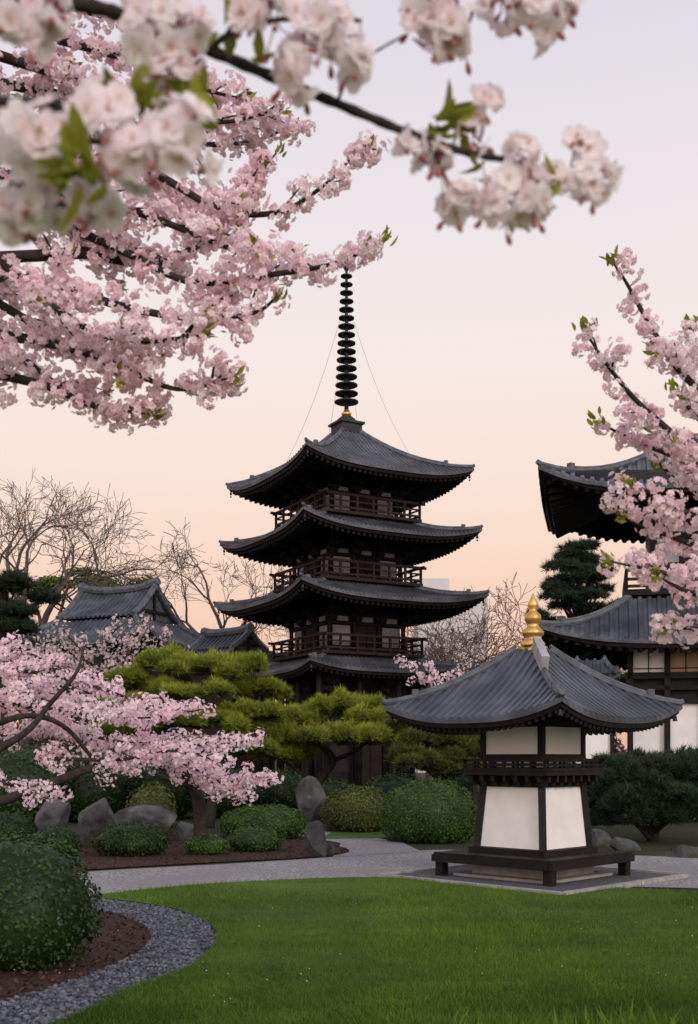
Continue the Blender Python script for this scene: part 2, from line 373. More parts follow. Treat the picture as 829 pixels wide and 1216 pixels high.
# ---------------------------------------------------------------- pagoda
pg = thing('pagoda', 'tall four roofed dark timber pagoda with ringed spire in the middle of the garden', 'pagoda', ((411.5-CX)/F*40, 40, 0), math.radians(29))
def lo(name, mb, m, smooth=False, par=pg): return build(name, mb, m, par, True, smooth)
stor = [(.5,4.45,1.75),(5.3,6.95,1.5),(7.85,9.25,1.42),(10.15,11.4,1.32)]
roofs = [(3.0,1.62,4.62,5.25),(3.66,1.6,7.0,7.8),(3.5,1.55,9.3,10.1),(3.3,.34,11.45,13.45)]
mb = MB(); mb.box((0,0,.22),(5.4,5.4,.44)); mb.box((0,0,.47),(5.0,5.0,.06)); lo('stone_base', mb, M['kerb'])
for i, ((z0, z1, a), (ra_, b, ze, zt)) in enumerate(zip(stor, roofs)):
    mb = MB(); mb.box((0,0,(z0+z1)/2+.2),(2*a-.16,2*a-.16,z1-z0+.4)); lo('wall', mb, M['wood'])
    for s in range(4):
        R_ = rotz(s*math.pi/2)
        for x in (-1,-1/3,1/3):
            mb = MB(); p = R_@np.array((x*a, -a, 0)); mb.tube([p+(0,0,z0), p+(0,0,z1)], .085, 8); lo('column', mb, M['wood'], True)
            br = MB()
            hh = min(.75, (z1-z0)*.5)
            for q in range(3):
                zz = z1-hh+hh*(q+.5)/3+.12; out = .22+.3*q
                c = R_@np.array((x*a, -a-out/2+.05, zz)); br.box(c, (.11, out+.12, .12), s*math.pi/2)
                c = R_@np.array((x*a, -a-out+.08, zz+.06)); br.box(c, (.42+.08*q, .12, .1), s*math.pi/2)
                for e in (-.19,0,.19):
                    c = R_@np.array((x*a+e, -a-out+.08, zz+.15)); br.box(c, (.1,.14,.08), s*math.pi/2)
            lo('bracket', br, M['wood'])
        hz = (z1-z0)
        for x in (-2/3, 2/3):
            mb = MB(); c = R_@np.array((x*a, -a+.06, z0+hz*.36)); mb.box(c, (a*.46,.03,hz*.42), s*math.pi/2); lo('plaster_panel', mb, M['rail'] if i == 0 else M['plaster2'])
        mb = MB()
        for e in (-1,1):
            c2 = R_@np.array((e*a*.14, -a+.05, z0+hz*.32)); mb.box(c2, (a*.26,.05,hz*.6), s*math.pi/2)
        do = lo('door', mb, M['rail'])
        mb = MB(); c2 = R_@np.array((a*.05, -a+.015, z0+hz*.32)); mb.box(c2, (.03,.03,.12), s*math.pi/2)
        lo('handle', mb, M['bronze'], par=do)
        mb = MB()
        for zz in (z0+.1, z0+hz*.62, z0+hz*.8):
            c = R_@np.array((0,-a,zz)); mb.box(c, (2*a+.2,.09,.09), s*math.pi/2)
        c = R_@np.array((0,-a-.82,z1+.22)); mb.box(c, (2*a+1.8,.12,.12), s*math.pi/2)
        lo('tie_beam', mb, M['wood'])
        mb = MB()
        for e in (-2/3,0,2/3):
            c = R_@np.array((e*a,-a-.02,z0+hz*.71)); mb.box(c, (a*.3,.03,hz*.1), s*math.pi/2)
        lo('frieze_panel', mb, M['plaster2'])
    S = mkS(ra_, ra_, b, b, ze, zt, .4 if i else .28, .42 if i < 3 else .5)
    hip_roof(pg, S, .17, .042, .2, a+.5, a+.5, z1+.3, M['tile2'], M['ridge'], .22, hipr=.07)
    for s in range(4):
        e = S(s, 1, 0); mb = MB(); mb.lathe([(.008,0),(.008,-.08),(.03,-.09),(.04,-.14),(.05,-.2),(.012,-.2),(.008,-.25),(.03,-.26),(.03,-.3),(0,-.3)], e*np.array((.965,.965,1))-np.array((0,0,.14)), 8)
        lo('wind_bell', mb, M['bronze'], True)
    if i:
        bw = 2.02-.03*i; fz = z0
        mb = MB(); mb.box((0,0,fz-.06),(2*bw+.12,2*bw+.12,.1)); mb.box((0,0,fz-.22),(2*bw-.3,2*bw-.3,.22)); lo('balcony_floor', mb, M['rail'])
        for s in range(4):
            R_ = rotz(s*math.pi/2); mb = MB()
            for zz, w, ext in ((.1,.07,0),(.33,.05,0),(.55,.085,.22)):
                mb.box(R_@np.array((0,-bw,fz+zz)), (2*bw+2*ext,w,w), s*math.pi/2)
            for x in np.linspace(-1, 1, 7):
                mb.box(R_@np.array((x*bw,-bw,fz+.27)), (.075,.075,.55), s*math.pi/2)
            lo('railing', mb, M['rail'])
for s in range(4):
    R_ = rotz(s*math.pi/2)
    for x in (-1,-1/3,1/3):
        mb = MB(); p = R_@np.array((x*2.35,-2.35,0)); mb.tube([p+(0,0,.5), p+(0,0,4.7)], .1, 8); lo('veranda_post', mb, M['wood'], True)
mb = MB(); mb.box((0,0,13.58),(.84,.84,.34)); mb.box((0,0,13.78),(1.0,1.0,.08)); lo('spire_base', mb, M['bronze'])
mb = MB(); mb.lathe([(.36,13.82),(.34,13.95),(.22,14.05),(.12,14.08)], (0,0,0)); bo = lo('spire_bowl', mb, M['bronze'], True)
mb = MB(); mb.lathe([(.12,14.06),(.17,14.11),(.19,14.18),(.12,14.23),(.1,14.3)], (0,0,0)); lo('gold_collar', mb, M['gold'], True, par=bo)
mb = MB(); mb.tube([(0,0,14.0),(0,0,19.9)], [.085,.045], 10); lo('spire_pole', mb, M['bronze'], True)
nr = 16
for i in range(nr):
    z = 14.6+(19.2-14.6)*i/(nr-1); r = .44-.23*(i/(nr-1))
    mb = MB(); mb.lathe([(.08,z-.05),(.11,z-.02),(r*.85,z-.028),(r,z-.022),(r*1.01,z+.014),(r*.85,z+.012),(.11,z+.03),(.08,z+.07)], (0,0,0), 20)
    lo('spire_ring', mb, M['bronze'])
mb = MB(); mb.lathe([(.05,19.38),(.11,19.48),(.13,19.6),(.09,19.72),(.035,19.78),(.065,19.85),(.075,19.92),(.025,20.02),(.01,20.22),(0,20.3)], (0,0,0), 12); lo('spire_jewel', mb, M['bronze'], True)
for s in range(4):
    e = S(s, 1, .55)+np.array((0,0,.1)); t = np.array((0,0,18.4)); mb = MB()
    pts = [t+(e-t)*q+np.array((0,0,-.5*math.sin(q*math.pi))) for q in np.linspace(0,1,12)]; mb.tube(pts, .0055, 4); lo('chain', mb, M['bronze'])
# ---------------------------------------------------------------- lantern shrine
ls = thing('lantern_shrine', 'small white walled wooden shrine with tiled pyramid roof and gold finial beside the path', 'shrine', LC, math.pi/4)
def ll(name, mb, m, smooth=False, par=None): return build(name, mb, m, par or ls, True, smooth)
mb = MB(); mb.box((0,0,.09),(1.15,1.15,.18)); mb.box((0,0,.05),(1.5,1.5,.04)); ll('base_block', mb, M['kerb'])
mb = MB(); mb.box((0,0,.235),(.9,.9,.10)); ll('base_frame', mb, M['wood'])
mb = MB()
for j in range(11): mb.box((0,-.93+(j+.5)*1.86/11,.325),(1.9,1.86/11-.008,.045))
mb.box((0,-.93,.27),(1.9,.07,.09)); mb.box((0,.93,.27),(1.9,.07,.09)); mb.box((-.93,0,.268),(.07,1.78,.09)); mb.box((.93,0,.268),(.07,1.78,.09))
ll('platform', mb, M['wood'])
for i, j in ((-1,-1),(1,-1),(1,1),(-1,1)):
    mb = MB(); mb.box((i*.86,j*.86,.14),(.12,.12,.26)); ll('platform_leg', mb, M['wood'])
za, zb, a0, a1 = .40, 1.24, .54, .478
mb = MB(); mb.frustum((0,0), a0-.03, a1-.03, za, zb); ll('core', mb, M['wood'])
mb = MB(); mb.box((0,0,.385),(1.22,1.22,.075)); mb.box((0,0,1.262),(1.02,1.02,.07)); ll('sill_frame', mb, M['wood'])
def at(s, x, y, z): return rotz(s*math.pi/2)@np.array((x, y, z))
for s in range(4):
    mb = MB()
    w0, w1 = a0-.055, a1-.055; o = .012; zc, zd = za+.03, zb-.02
    V = [at(s,-w0,-a0+.03-o,zc), at(s,w0,-a0+.03-o,zc), at(s,w1,-a1+.03-o,zd), at(s,-w1,-a1+.03-o,zd)]
    V2 = [at(s,-w0,-a0+.08,zc), at(s,w0,-a0+.08,zc), at(s,w1,-a1+.08,zd), at(s,-w1,-a1+.08,zd)]
    mb.add(V+V2, [(0,1,2,3),(0,4,5,1),(1,5,6,2),(2,6,7,3),(3,7,4,0)]); ll('lower_panel', mb, M['plaster'])
    mb = MB(); mb.beam(at(s,-a0+.01,-a0+.01,za), at(s,-a1+.01,-a1+.01,zb), .085, .085); ll('corner_post', mb, M['wood'])
    mb = MB(); mb.box(at(s,-.46,-.46,1.95),(.075,.075,.74),s*math.pi/2); ll('upper_post', mb, M['wood'])
    mb = MB(); mb.box(at(s,0,-.455,1.83),(.84,.03,.36),s*math.pi/2); ll('upper_panel', mb, M['plaster'])
    mb = MB()
    for zz, h in ((1.61,.07),(2.04,.08),(2.2,.06)): mb.box(at(s,0,-.47,zz),(.98,.07,h),s*math.pi/2)
    ll('upper_beam', mb, M['wood'])
    mb = MB()
    for x in np.linspace(-.54,.54,7): mb.box(at(s,x,-.58,1.33),(.05,.12,.08),s*math.pi/2); mb.box(at(s,x,-.54,1.27),(.05,.08,.05),s*math.pi/2)
    ll('balcony_bracket', mb, M['wood'])
    mb = MB()
    for zz, w in ((1.45,.04),(1.51,.03),(1.57,.04)): mb.box(at(s,0,-.64,zz),(1.28+(.14 if zz > 1.55 else 0),w,w),s*math.pi/2)
    for x in np.linspace(-.64,.64,7)[:-1]: mb.box(at(s,x,-.64,1.49),(.035,.035,.18),s*math.pi/2)
    ll('railing', mb, M['wood'])
    mb = MB()
    for x in (-.46,-.15,.15):
        mb.box(at(s,x,-.58,2.1),(.07,.28,.07),s*math.pi/2); mb.box(at(s,x,-.68,2.16),(.24,.07,.06),s*math.pi/2); mb.box(at(s,x,-.66,2.22),(.07,.42,.05),s*math.pi/2)
    ll('bracket', mb, M['wood'])
mb = MB(); mb.box((0,0,1.40),(1.34,1.34,.05)); ll('balcony_floor', mb, M['wood'])
mb = MB(); mb.box((0,0,1.95),(.86,.86,.62)); ll('inner_wall', mb, M['wood'])
S = mkS(1.4,1.4,.16,.16,2.08,3.02,.22,.3,2.6)
hip_roof(ls, S, .125, .036, .11, .6, .6, 2.28, M['tile'], M['ridge'], .1, hipr=.045)
mb = MB(); mb.beam(S(0,-1,.62)+np.array((0,0,.15)), S(0,-1,.98)+np.array((0,0,.1)), .10, .2); ll('ridge_cap', mb, M['ridgepale'])
mb = MB(); mb.frustum((0,0), .17, .13, 3.0, 3.09); mb.lathe([(r*.82, z) for r, z in [(.19,3.09),(.2,3.12),(.15,3.17),(.13,3.2),(.17,3.24),(.18,3.28),(.12,3.33),(.09,3.36),(.11,3.4),(.135,3.44),(.13,3.5),(.07,3.55),(.06,3.58),(.085,3.62),(.08,3.67),(.045,3.72),(.015,3.78),(0,3.8)]], (0,0,0), 20)
ll('finial', mb, M['gold'], True)
for s in range(4):
    e = S(s,1,0)*np.array((.95,.95,1))-np.array((0,0,.08)); mb = MB(); mb.lathe([(.005,0),(.005,-.05),(.02,-.06),(.03,-.11),(.035,-.13),(0,-.13)], e, 8); ll('wind_bell', mb, M['bronze'], True)
# ---------------------------------------------------------------- right hall
rh = thing('temple_hall', 'two storey temple hall with curved grey tiled roofs and white panels at the right edge', 'temple hall', (11.3,32.15,0), math.radians(-13))
def lr(name, mb, m, smooth=False, par=None): return build(name, mb, m, par or rh, True, smooth)
S = mkS(5.44,3.4,1.9,.1,8.9,10.85,.72,.55,4.2); hip_roof(rh, S, .26, .075, .2, 2.8, 1.8, 9.75, M['tile'], M['ridge'], .3, hipr=.085)
mb = MB(); mb.tube([(-2.2,0,11.2),(-1.9,0,11.05),(0,0,10.95),(1.9,0,11.05),(2.2,0,11.2)], .2, 8); lr('main_ridge', mb, M['ridge'])
S2 = mkS(5.42,3.4,3.0,1.9,4.75,6.1,.5,.46,4.); hip_roof(rh, S2, .26, .075, .22, 3.2, 2.1, 5.35, M['tile'], M['ridge'], .3, hipr=.09)
mb = MB(); mb.box((0,0,7.9),(4.9,3.0,3.4)); lr('upper_wall', mb, M['wood'])
mb = MB(); mb.box((0,0,6.25),(6.3,4.0,.12)); lr('balcony_floor', mb, M['wood'])
for s, (hx, hy) in enumerate(((3.1,1.95),(1.95,3.1),(3.1,1.95),(1.95,3.1))):
    mb = MB()
    for zz in (6.45,6.65,6.9): mb.box(at(s,0,-hy,zz),(2*hx,.08,.08),s*math.pi/2)
    for x in np.linspace(-hx,hx,9): mb.box(at(s,x,-hy,6.6),(.09,.09,.6),s*math.pi/2)
    lr('railing', mb, M['rail'])
for x in np.linspace(-2.4,2.4,6):
    mb = MB()
    for q in range(3): mb.box((x,-1.55-.25*q,8.6+.2*q),(.5+.1*q,.4,.14))
    lr('bracket', mb, M['wood'])
for x in np.linspace(-1.95,1.95,5):
    mb = MB(); mb.box((x,-1.52,7.5),(.6,.04,.7)); lr('upper_panel', mb, M['plaster2'])
mb = MB(); mb.box((0,0,2.6),(5.9,4.1,5.2)); lr('lower_wall', mb, M['wood'])
FY = -2.08
xs_ = np.linspace(-3.0,3.0,7)
for x in xs_:
    mb = MB(); mb.box((x,FY-.07,2.6),(.16,.18,5.2)); lr('post', mb, M['wood'])
for i in range(6):
    xc = (xs_[i]+xs_[i+1])/2
    mb = MB(); mb.box((xc,FY,4.45),(.84,.04,.9)); pn = lr('window_panel', mb, M['tan'] if i == 1 else M['plaster'])
    mb = MB(); mb.box((xc,FY-.02,4.45),(.03,.06,.9)); mb.box((xc,FY-.02,4.1),(.80,.055,.03)); lr('lattice', mb, M['wood'], par=pn)
    mb = MB(); mb.box((xc,FY,2.1),(.84,.04,2.0)); lr('lower_panel', mb, M['plaster'])
for zz, h in ((5.0,.14),(3.9,.18),(3.55,.12),(3.2,.16),(1.0,.2)):
    mb = MB(); mb.box((0,FY-.09,zz),(6.3,.14,h)); lr('tie_beam', mb, M['wood'])
for y in (-1.35,0,1.35):
    mb = MB(); mb.box((-2.97,y,2.1),(.04,1.1,2.0)); lr('side_panel', mb, M['plaster'])
    mb = MB(); mb.box((-2.97,y,4.45),(.04,1.1,.9)); lr('side_panel', mb, M['plaster'])
for zz in (5.0,3.9,3.2,1.0):
    mb = MB(); mb.box((-3.0,0,zz),(.12,4.3,.16)); lr('tie_beam', mb, M['wood'])
mb = MB(); mb.box((0,0,.3),(8.4,6.4,.6)); lr('stone_base', mb, M['kerb'])
ax_ = thing('temple_annex', 'low white annex with small blue grey tiled roof left of the two storey hall', 'annex', (6.45,29.2,0), math.radians(-13))
S3 = mkS(.72,1.0,.35,.05,3.62,4.2,.12,.35); hip_roof(ax_, S3, .2, .05, .12, .55, .8, 3.8, M['tile'], M['ridge'], .2, hipr=.06)
mb = MB(); mb.box((0,0,1.85),(1.1,1.6,3.7)); build('wall', mb, M['plaster'], ax_, True)
for x in (-.55,.55):
    mb = MB(); mb.box((x,-.81,1.85),(.11,.1,3.7)); build('post', mb, M['wood'], ax_, True)
mb = MB(); mb.box((0,-.82,3.2),(.98,.08,.12)); build('tie_beam', mb, M['wood'], ax_, True)
# ---------------------------------------------------------------- left hall
def gable_top(root, gw, gl, zm, zr, lift=.25):
    mb = MB()
    def Q(sd, t, y): return np.array((sd*gw*(1-t), y*gl, zm+(zr-zm)*(.55*t+.45*t*t)+lift*abs(y)**3*t*.6+lift*.4*(1-t)))
    for sd in (-1,1):
        mb.grid([[Q(sd,t,y) for y in np.linspace(-1,1,13)] for t in np.linspace(0,1,7)])
        for y in np.arange(-gl, gl+.01, .24)/gl:
            rows = []
            for t in np.linspace(0,1,6):
                p = Q(sd,t,y); e = np.array((0,.07,0)); rows.append([p-e, p-e*.6+np.array((0,0,.07)), p+e*.6+np.array((0,0,.07)), p+e])
            mb.grid(rows)
    build('gable_tiles', mb, M['tile'], root, True)
    for y in (-1,1):
        mb = MB(); L_ = [Q(-1,t,y*.93) for t in np.linspace(0,1,6)]; R_ = [Q(1,t,y*.93) for t in np.linspace(0,1,6)]
        mb.grid([L_, R_]); gw_ = build('gable_wall', mb, M['ridge'], root, True)
        mb = MB()
        for sd in (-1,1): mb.tube([Q(sd,t,y) +np.array((0,0,.05)) for t in np.linspace(0,1,7)], .13, 6)
        build('barge_board', mb, M['ridge'], root, True)
        mb = MB(); mb.box((0,y*gl*.96,zm+(zr-zm)*.35),(gw*1.1,.08,.12)); mb.box((0,y*gl*.96,zm+(zr-zm)*.5),(.12,.08,(zr-zm)*.8)); build('gable_beam', mb, M['wood'], gw_, True)
    mb = MB(); mb.tube([Q(1,1,y)+np.array((0,0,.15)) for y in np.linspace(-1.06,1.06,9)], [.2]+[.17]*7+[.2], 8); build('main_ridge', mb, M['ridge'], root, True)
lh = thing('temple_hall', 'gabled temple hall with curved grey tiled roof behind the pink trees on the left', 'temple hall', (-10.1,48,0), math.radians(66))
S4 = mkS(3.2,3.6,1.6,2.0,6.35,7.45,.6,.5); hip_roof(lh, S4, .25, .07, .25, 2.3, 2.7, 6.75, M['tile'], M['ridge'], .3, hipr=.11)
gable_top(lh, 1.7, 1.95, 7.4, 8.8, .4)
mb = MB(); mb.box((0,0,3.3),(4.4,5.2,6.6)); build('wall', mb, M['rail'], lh, True)
for x in np.linspace(-2.2,2.2,5):
    mb = MB(); mb.box((x,-2.62,3.3),(.18,.14,6.6)); build('post', mb, M['wood'], lh, True)
for zz in (6.1,4.6,2.6):
    mb = MB(); mb.box((0,-2.63,zz),(4.6,.12,.2)); build('tie_beam', mb, M['wood'], lh, True)
lw = thing('temple_wing', 'low tiled wing beside the gabled hall on the left', 'temple wing', (-4.9,44,0), math.radians(50))
S5 = mkS(1.5,1.8,.9,1.2,5.3,5.85,.3,.5); hip_roof(lw, S5, .24, .065, .2, 1.2, 1.5, 5.5, M['tile'], M['ridge'], .28, hipr=.09)
gable_top(lw, .95, 1.3, 5.8, 6.5, .15)
mb = MB(); mb.box((0,0,2.7),(2.3,2.9,5.4)); build('wall', mb, M['rail'], lw, True)
for x in (-1.1,0,1.1):
    mb = MB(); mb.box((x,-1.48,2.7),(.16,.12,5.4)); build('post', mb, M['wood'], lw, True)
# far concrete building
cb = thing('concrete_building', 'pale plain concrete city block far away behind the pagoda', 'building', ((537-CX)/F*120,120,0))
mb = MB(); mb.box((0,3,9.7),(7.6,8,19.4)); build('main_block', mb, M['concrete'], cb, True)
mb = MB(); mb.box((-1.9,4,20.5),(3.6,4,2.2)); build('roof_block', mb, M['concrete'], cb, True)
mb = MB(); mb.box((0,3,19.5),(7.9,8.2,.25)); build('parapet', mb, M['concrete'], cb, True)
for r in range(4):
    mb = MB(); mb.box((0,-1.02,14.6-r*3.4),(5.6,.08,1.1)); build('window', mb, M['glass'], cb, True)
# ---------------------------------------------------------------- plants
def blobs(centers, radii, n, T, size, up=.5, flat=1., seed=0, shell=.55):
    out = []
    for c, r in zip(centers, radii):
        r = np.array(r, float); q = rvec(n); q[:, 2] = np.where(q[:, 2] < -.3, -q[:, 2]*.6, q[:, 2])
        rad = rng.uniform(shell, 1., n)**.6
        w = 1+.22*wob(q, 3., seed+c[0])
        p = c+q*r*(rad*w)[:, None]
        nr = q*(1-up)+np.array((0,0,up))+rng.normal(0,.25,(n,3))
        tint = np.clip(.25+.5*q[:, 2]+rng.uniform(-.25,.35,n), 0, 1)  # lit tops painted in: tint rises towards the top of each clump
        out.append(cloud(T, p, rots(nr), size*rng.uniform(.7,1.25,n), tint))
    return out
def bush(label, cx, yb, w, yt, m, d=None, leaf=.045, dens=1.5, group=None, name='shrub', cat='shrub', sd=1., ry=None, stem=True, rough=.025):
    d = d or CH*F/(yb-HZ); rx = w/2/F*d; ry = ry or rx*.9; d = d+ry*.75
    x = (cx-CX)/F*d; rx = w/2/F*d; zt = max(.25, CH+(HZ-yt)/F*d); rz = zt*.58; cz = zt-rz
    t = thing(name, label, cat, (x, d, 0), group=group)
    n = int(min(26000, dens*2.4*(rx*ry+rx*rz+ry*rz)*2/leaf**2)); q = rvec(n)
    w_ = 1+.07*wob(q, 2.6, sd)+.035*wob(q, 6., sd+2)+.03*wob(q, 13., sd)
    p = np.array((x, d, cz))+q*np.array((rx, ry, rz))*(w_*rng.normal(.99,rough,n))[:, None]
    keep = p[:, 2] > .03; p = p[keep]; q = q[keep]
    nr = q+rng.normal(0,.55,p.shape)+np.array((0,0,.3))
    tint = np.clip(.28+.42*q[:,2]+rng.uniform(-.28,.38,len(p))+.3*wob(p,5.,sd), 0, 1)  # shrub shading put into the leaf tint: lighter tops, darker undersides
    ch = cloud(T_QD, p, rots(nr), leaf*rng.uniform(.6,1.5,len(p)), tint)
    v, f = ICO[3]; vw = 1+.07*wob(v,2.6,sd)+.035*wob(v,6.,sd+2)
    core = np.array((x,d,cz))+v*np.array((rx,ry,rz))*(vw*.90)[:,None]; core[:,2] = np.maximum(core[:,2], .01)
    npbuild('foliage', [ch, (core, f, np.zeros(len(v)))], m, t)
    if stem:
        mb = MB()
        for i in range(5):
            a = i*1.26+sd; mb.tube([(x,d,0),(x+.3*rx*math.cos(a),d+.3*ry*math.sin(a),zt*.35),(x+.6*rx*math.cos(a),d+.6*ry*math.sin(a),zt*.6)], [.03,.022,.012], 5)
        build('stem', mb, M['bark'], t)
    return t
def grow(p, d, L, r, lvl, maxl, mb, tips, ang=.55, up=.06, shr=.74, wobb=.16, nsplit=(2,3), fine=.004):
    n = 4; pts = [p]; dd = d/np.linalg.norm(d); q = p
    for i in range(n):
        dd = dd+np.array([random.gauss(0,wobb), random.gauss(0,wobb), random.gauss(0,wobb)+up]); dd /= np.linalg.norm(dd)
        q = q+dd*L/n; pts.append(q)
    r1 = max(fine, r*.66); mb.tube(pts, np.linspace(r, r1, n+1), 7 if lvl < 2 else (5 if lvl < 4 else 3), False)
    if lvl >= maxl: tips.append((q, dd)); return
    ns = random.randint(*nsplit)
    for i in range(ns):
        a = random.uniform(.5,1.2)*ang; ax = np.array([random.gauss(0,1) for _ in range(3)]); ax -= dd*(ax@dd); ax /= np.linalg.norm(ax)
        nd = dd*math.cos(a)+ax*math.sin(a)
        s = pts[random.choice((2,3,4))] if i else q
        grow(s, nd, L*shr*random.uniform(.8,1.15), r1*(.9 if i == 0 else .72), lvl+1, maxl, mb, tips, ang, up, shr, wobb, nsplit, fine)
def bare(label, base, h, r, m, maxl=6, lean=(0,0), ang=.6, name='bare_tree', seed=1, trunk=.3, ns=(2,3), up=.0, fine=.012, group=None, spread=.9, wobb=.12, nl=5, L0=.235, shr=.77):
    random.seed(seed); t = thing(name, label, 'tree', base, group=group); mb = MB(); b = np.array(base, float); tips = []
    p1 = b+np.array((lean[0]*.3, lean[1]*.3, h*trunk))
    tm = MB(); tm.tube(cr([b, b+(p1-b)*.5+np.array((.1,0,0)), p1], 4), np.linspace(r*1.25, r, 9), 9); build('trunk', tm, m, t, smooth=True)
    for i in range(nl):
        a = i*2.4+random.uniform(-.3,.3); e = spread*(.2+.8*i/(nl-1))
        grow(p1-np.array((0,0,.15*i)), np.array((math.cos(a)*e+lean[0]*.2, math.sin(a)*e*.7, .9)), h*L0, r*.6, 1, maxl, mb, tips, ang, up, shr, wobb, ns, fine)
    build('crown', mb, m, t); return t
bare('big bare tree with spreading twigs at the far left', ((30-CX)/F*52,52,0), 16.6, .34, M['barkfar'], 7, (-.2,0), .68, seed=5, ns=(2,3), fine=.012, trunk=.40, spread=.95, up=.02, nl=6, L0=.20, shr=.78, wobb=.14)
bare('bare rounded tree between the left hall and the pagoda', ((258-CX)/F*52,52,0), 12.4, .28, M['barkfar'], 7, (0,0), .72, seed=12, ns=(2,3), fine=.012, trunk=.42, spread=1.3, nl=6, L0=.19, shr=.78, wobb=.14)
for i, (px, h, lab) in enumerate(((508,10.4,'bushy brown leafless tree just right of the pagoda'),(556,10.2,'bushy brown leafless tree below the concrete building'),(606,13.0,'bushy brown leafless tree left of the dark conifer'),(470,8.8,'low brown leafless tree half hidden by the pagoda'))):
    bare(lab, ((px-CX)/F*56,56+i,0), h, .16, M['brush'], 6, (0,0), .7, name='leafless_tree', seed=31+i, trunk=.2, ns=(3,3), fine=.016, spread=1.0, nl=5, wobb=.16)
def leafy(label, base, blobl, T, size, m, n, name='evergreen_tree', trunk_r=.2, up=.4, group=None, seed=0):
    t = thing(name, label, 'tree', base, group=group); b = np.array(base, float); cs = [b+np.array(q[:3]) for q in blobl]
    mb = MB(); top = max(q[2] for q in blobl)
    mb.tube(cr([b, b+np.array((.1,0,top*.5)), b+np.array((0,0,top))], 4), np.linspace(trunk_r, trunk_r*.3, 9), 8)
    build('trunk', mb, M['bark'], t, smooth=True)
    mb = MB()
    for c in cs:
        s = b+np.array((0,0,max(.2,c[2]-b[2]-.5)*.85)); mb.tube([s, (s+c)/2+np.array((0,0,.1)), c], [trunk_r*.35, trunk_r*.22, trunk_r*.1], 5)
    build('limbs', mb, M['bark'], t)
    npbuild('crown', blobs(cs, [q[3:6] for q in blobl], n, T, size, up, seed=seed, shell=.1), m, t)
    return t
random.seed(3)
bl = []
for i in range(70):
    f = (i/69)**.9; z = 5.0+7.2*f; R_ = 3.6*(1-f)**.6+.35; a = i*2.4+random.uniform(-.4,.4); rr = random.uniform(.2,1.1)*R_
    bl.append((rr*math.cos(a), rr*math.sin(a)*.6, z-rr*.06+random.uniform(-.3,.3), random.uniform(.45,.95), .6, random.uniform(.14,.26)))
leafy('dark layered conifer behind the right temple hall', ((688-CX)/F*56,56,0), bl, T_TU, .40, M['needledark'], 110, 'conifer', .25, .3)
bl = [(random.gauss(0,1.15), random.gauss(0,.8), 10.0+random.gauss(0,.55), .95,.8,.55) for _ in range(20)]
leafy('leafy green tree rising behind the left hall roof', ((108-CX)/F*55,55,0), bl, T_QD, .2, M['leaftree'], 420, trunk_r=.22)
bl = [(random.gauss(-.2,.9), random.gauss(0,.6), 4.8+i*.2, .9-.03*i,.8,.36) for i in range(15)]
leafy('dark pine at the left edge in front of the hall', ((2-CX)/F*38,38,0), bl, T_TU, .26, M['needledark'], 380, 'pine_tree', .2, .55)
n = 60; cs = [np.array((x, 85+random.uniform(-4,4), random.uniform(.5,1.)*(6.2+1.2*math.sin(x*.23)+random.uniform(-.8,.8)))) for x in np.linspace(-48,48,n)]
ch = blobs([c*np.array((1,1,.55)) for c in cs], [(2.0,2.,c[2]*.55) for c in cs], 260, T_QD, .55, .2, shell=.3)
tag(npbuild('distant_woodland', ch, M['wood_far']), 'dull brown distant wood along the horizon', 'woodland', kind='stuff')
# cloud pruned pines
def niwaki(label, base, trunk_pts, pads, m=M['needle'], size=.17, n=250, name='cloud_pruned_pine', r=.13, thin=.74):
    t = thing(name, label, 'pine tree', base); tp = cr(trunk_pts, 5); mb = MB(); mb.tube(tp, np.linspace(r, r*.35, len(tp)), 8); build('trunk', mb, M['bark'], t, smooth=True)
    ch = []; br = MB()
    for (c, rx, rz) in pads:
        c = np.array(c); i = int(np.argmin(np.linalg.norm(tp-c+np.array((0,0,.5)), axis=1))); s = tp[i]; rz = rz*thin
        mid = (s+c)/2+np.array((random.uniform(-.1,.1), 0, -.08)); br.tube(cr([s, mid, c-np.array((0,0,rz*.3))], 4), np.linspace(r*.5, r*.2, 9), 6)
        nb = 10; bc = []; rd = []
        for j in range(nb):
            a = j*2.4+c[0]; q = math.sqrt(j/nb)*1.0*rx*random.uniform(.75,1.2)
            o = np.array((q*math.cos(a), q*math.sin(a)*.8, random.uniform(-.06,.15)*rx-q*.12)); bc.append(c+o); s_ = random.uniform(.6,1.1); rd.append((rx*.34*s_, rx*.31*s_, rz*random.uniform(.5,1.0)))
            br.tube([c-np.array((0,0,rz*.3)), c+o*.6-np.array((0,0,rz*.15)), c+o], [r*.15, r*.1, .008], 4)
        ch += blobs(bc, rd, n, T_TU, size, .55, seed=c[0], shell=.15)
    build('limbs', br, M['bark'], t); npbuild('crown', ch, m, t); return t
random.seed(21)
def PD(px, py, d, wpx, hpx): return (P(px, py, d), wpx/2/F*d, hpx/F*d)
FL = np.array((1,1,0))
d = 25
niwaki('large yellow green cloud pruned pine left of the pagoda', P(248,968,d)*FL, [P(248,985,d)*FL, P(252,930,d), P(232,890,d), P(240,845,d), P(226,812,d), P(215,790,d)],
  [PD(162,814,d,90,22), PD(205,790,d,95,24), PD(258,795,d-.6,110,24), PD(298,820,d,80,22), PD(222,824,d-1,115,22), PD(170,844,d-.5,100,20), PD(290,850,d-.8,105,22), PD(232,858,d-1.2,115,24), PD(310,874,d,95,22), PD(155,870,d,90,20), PD(205,890,d-.5,100,22), PD(268,888,d-.9,95,20)])
d = 26.5
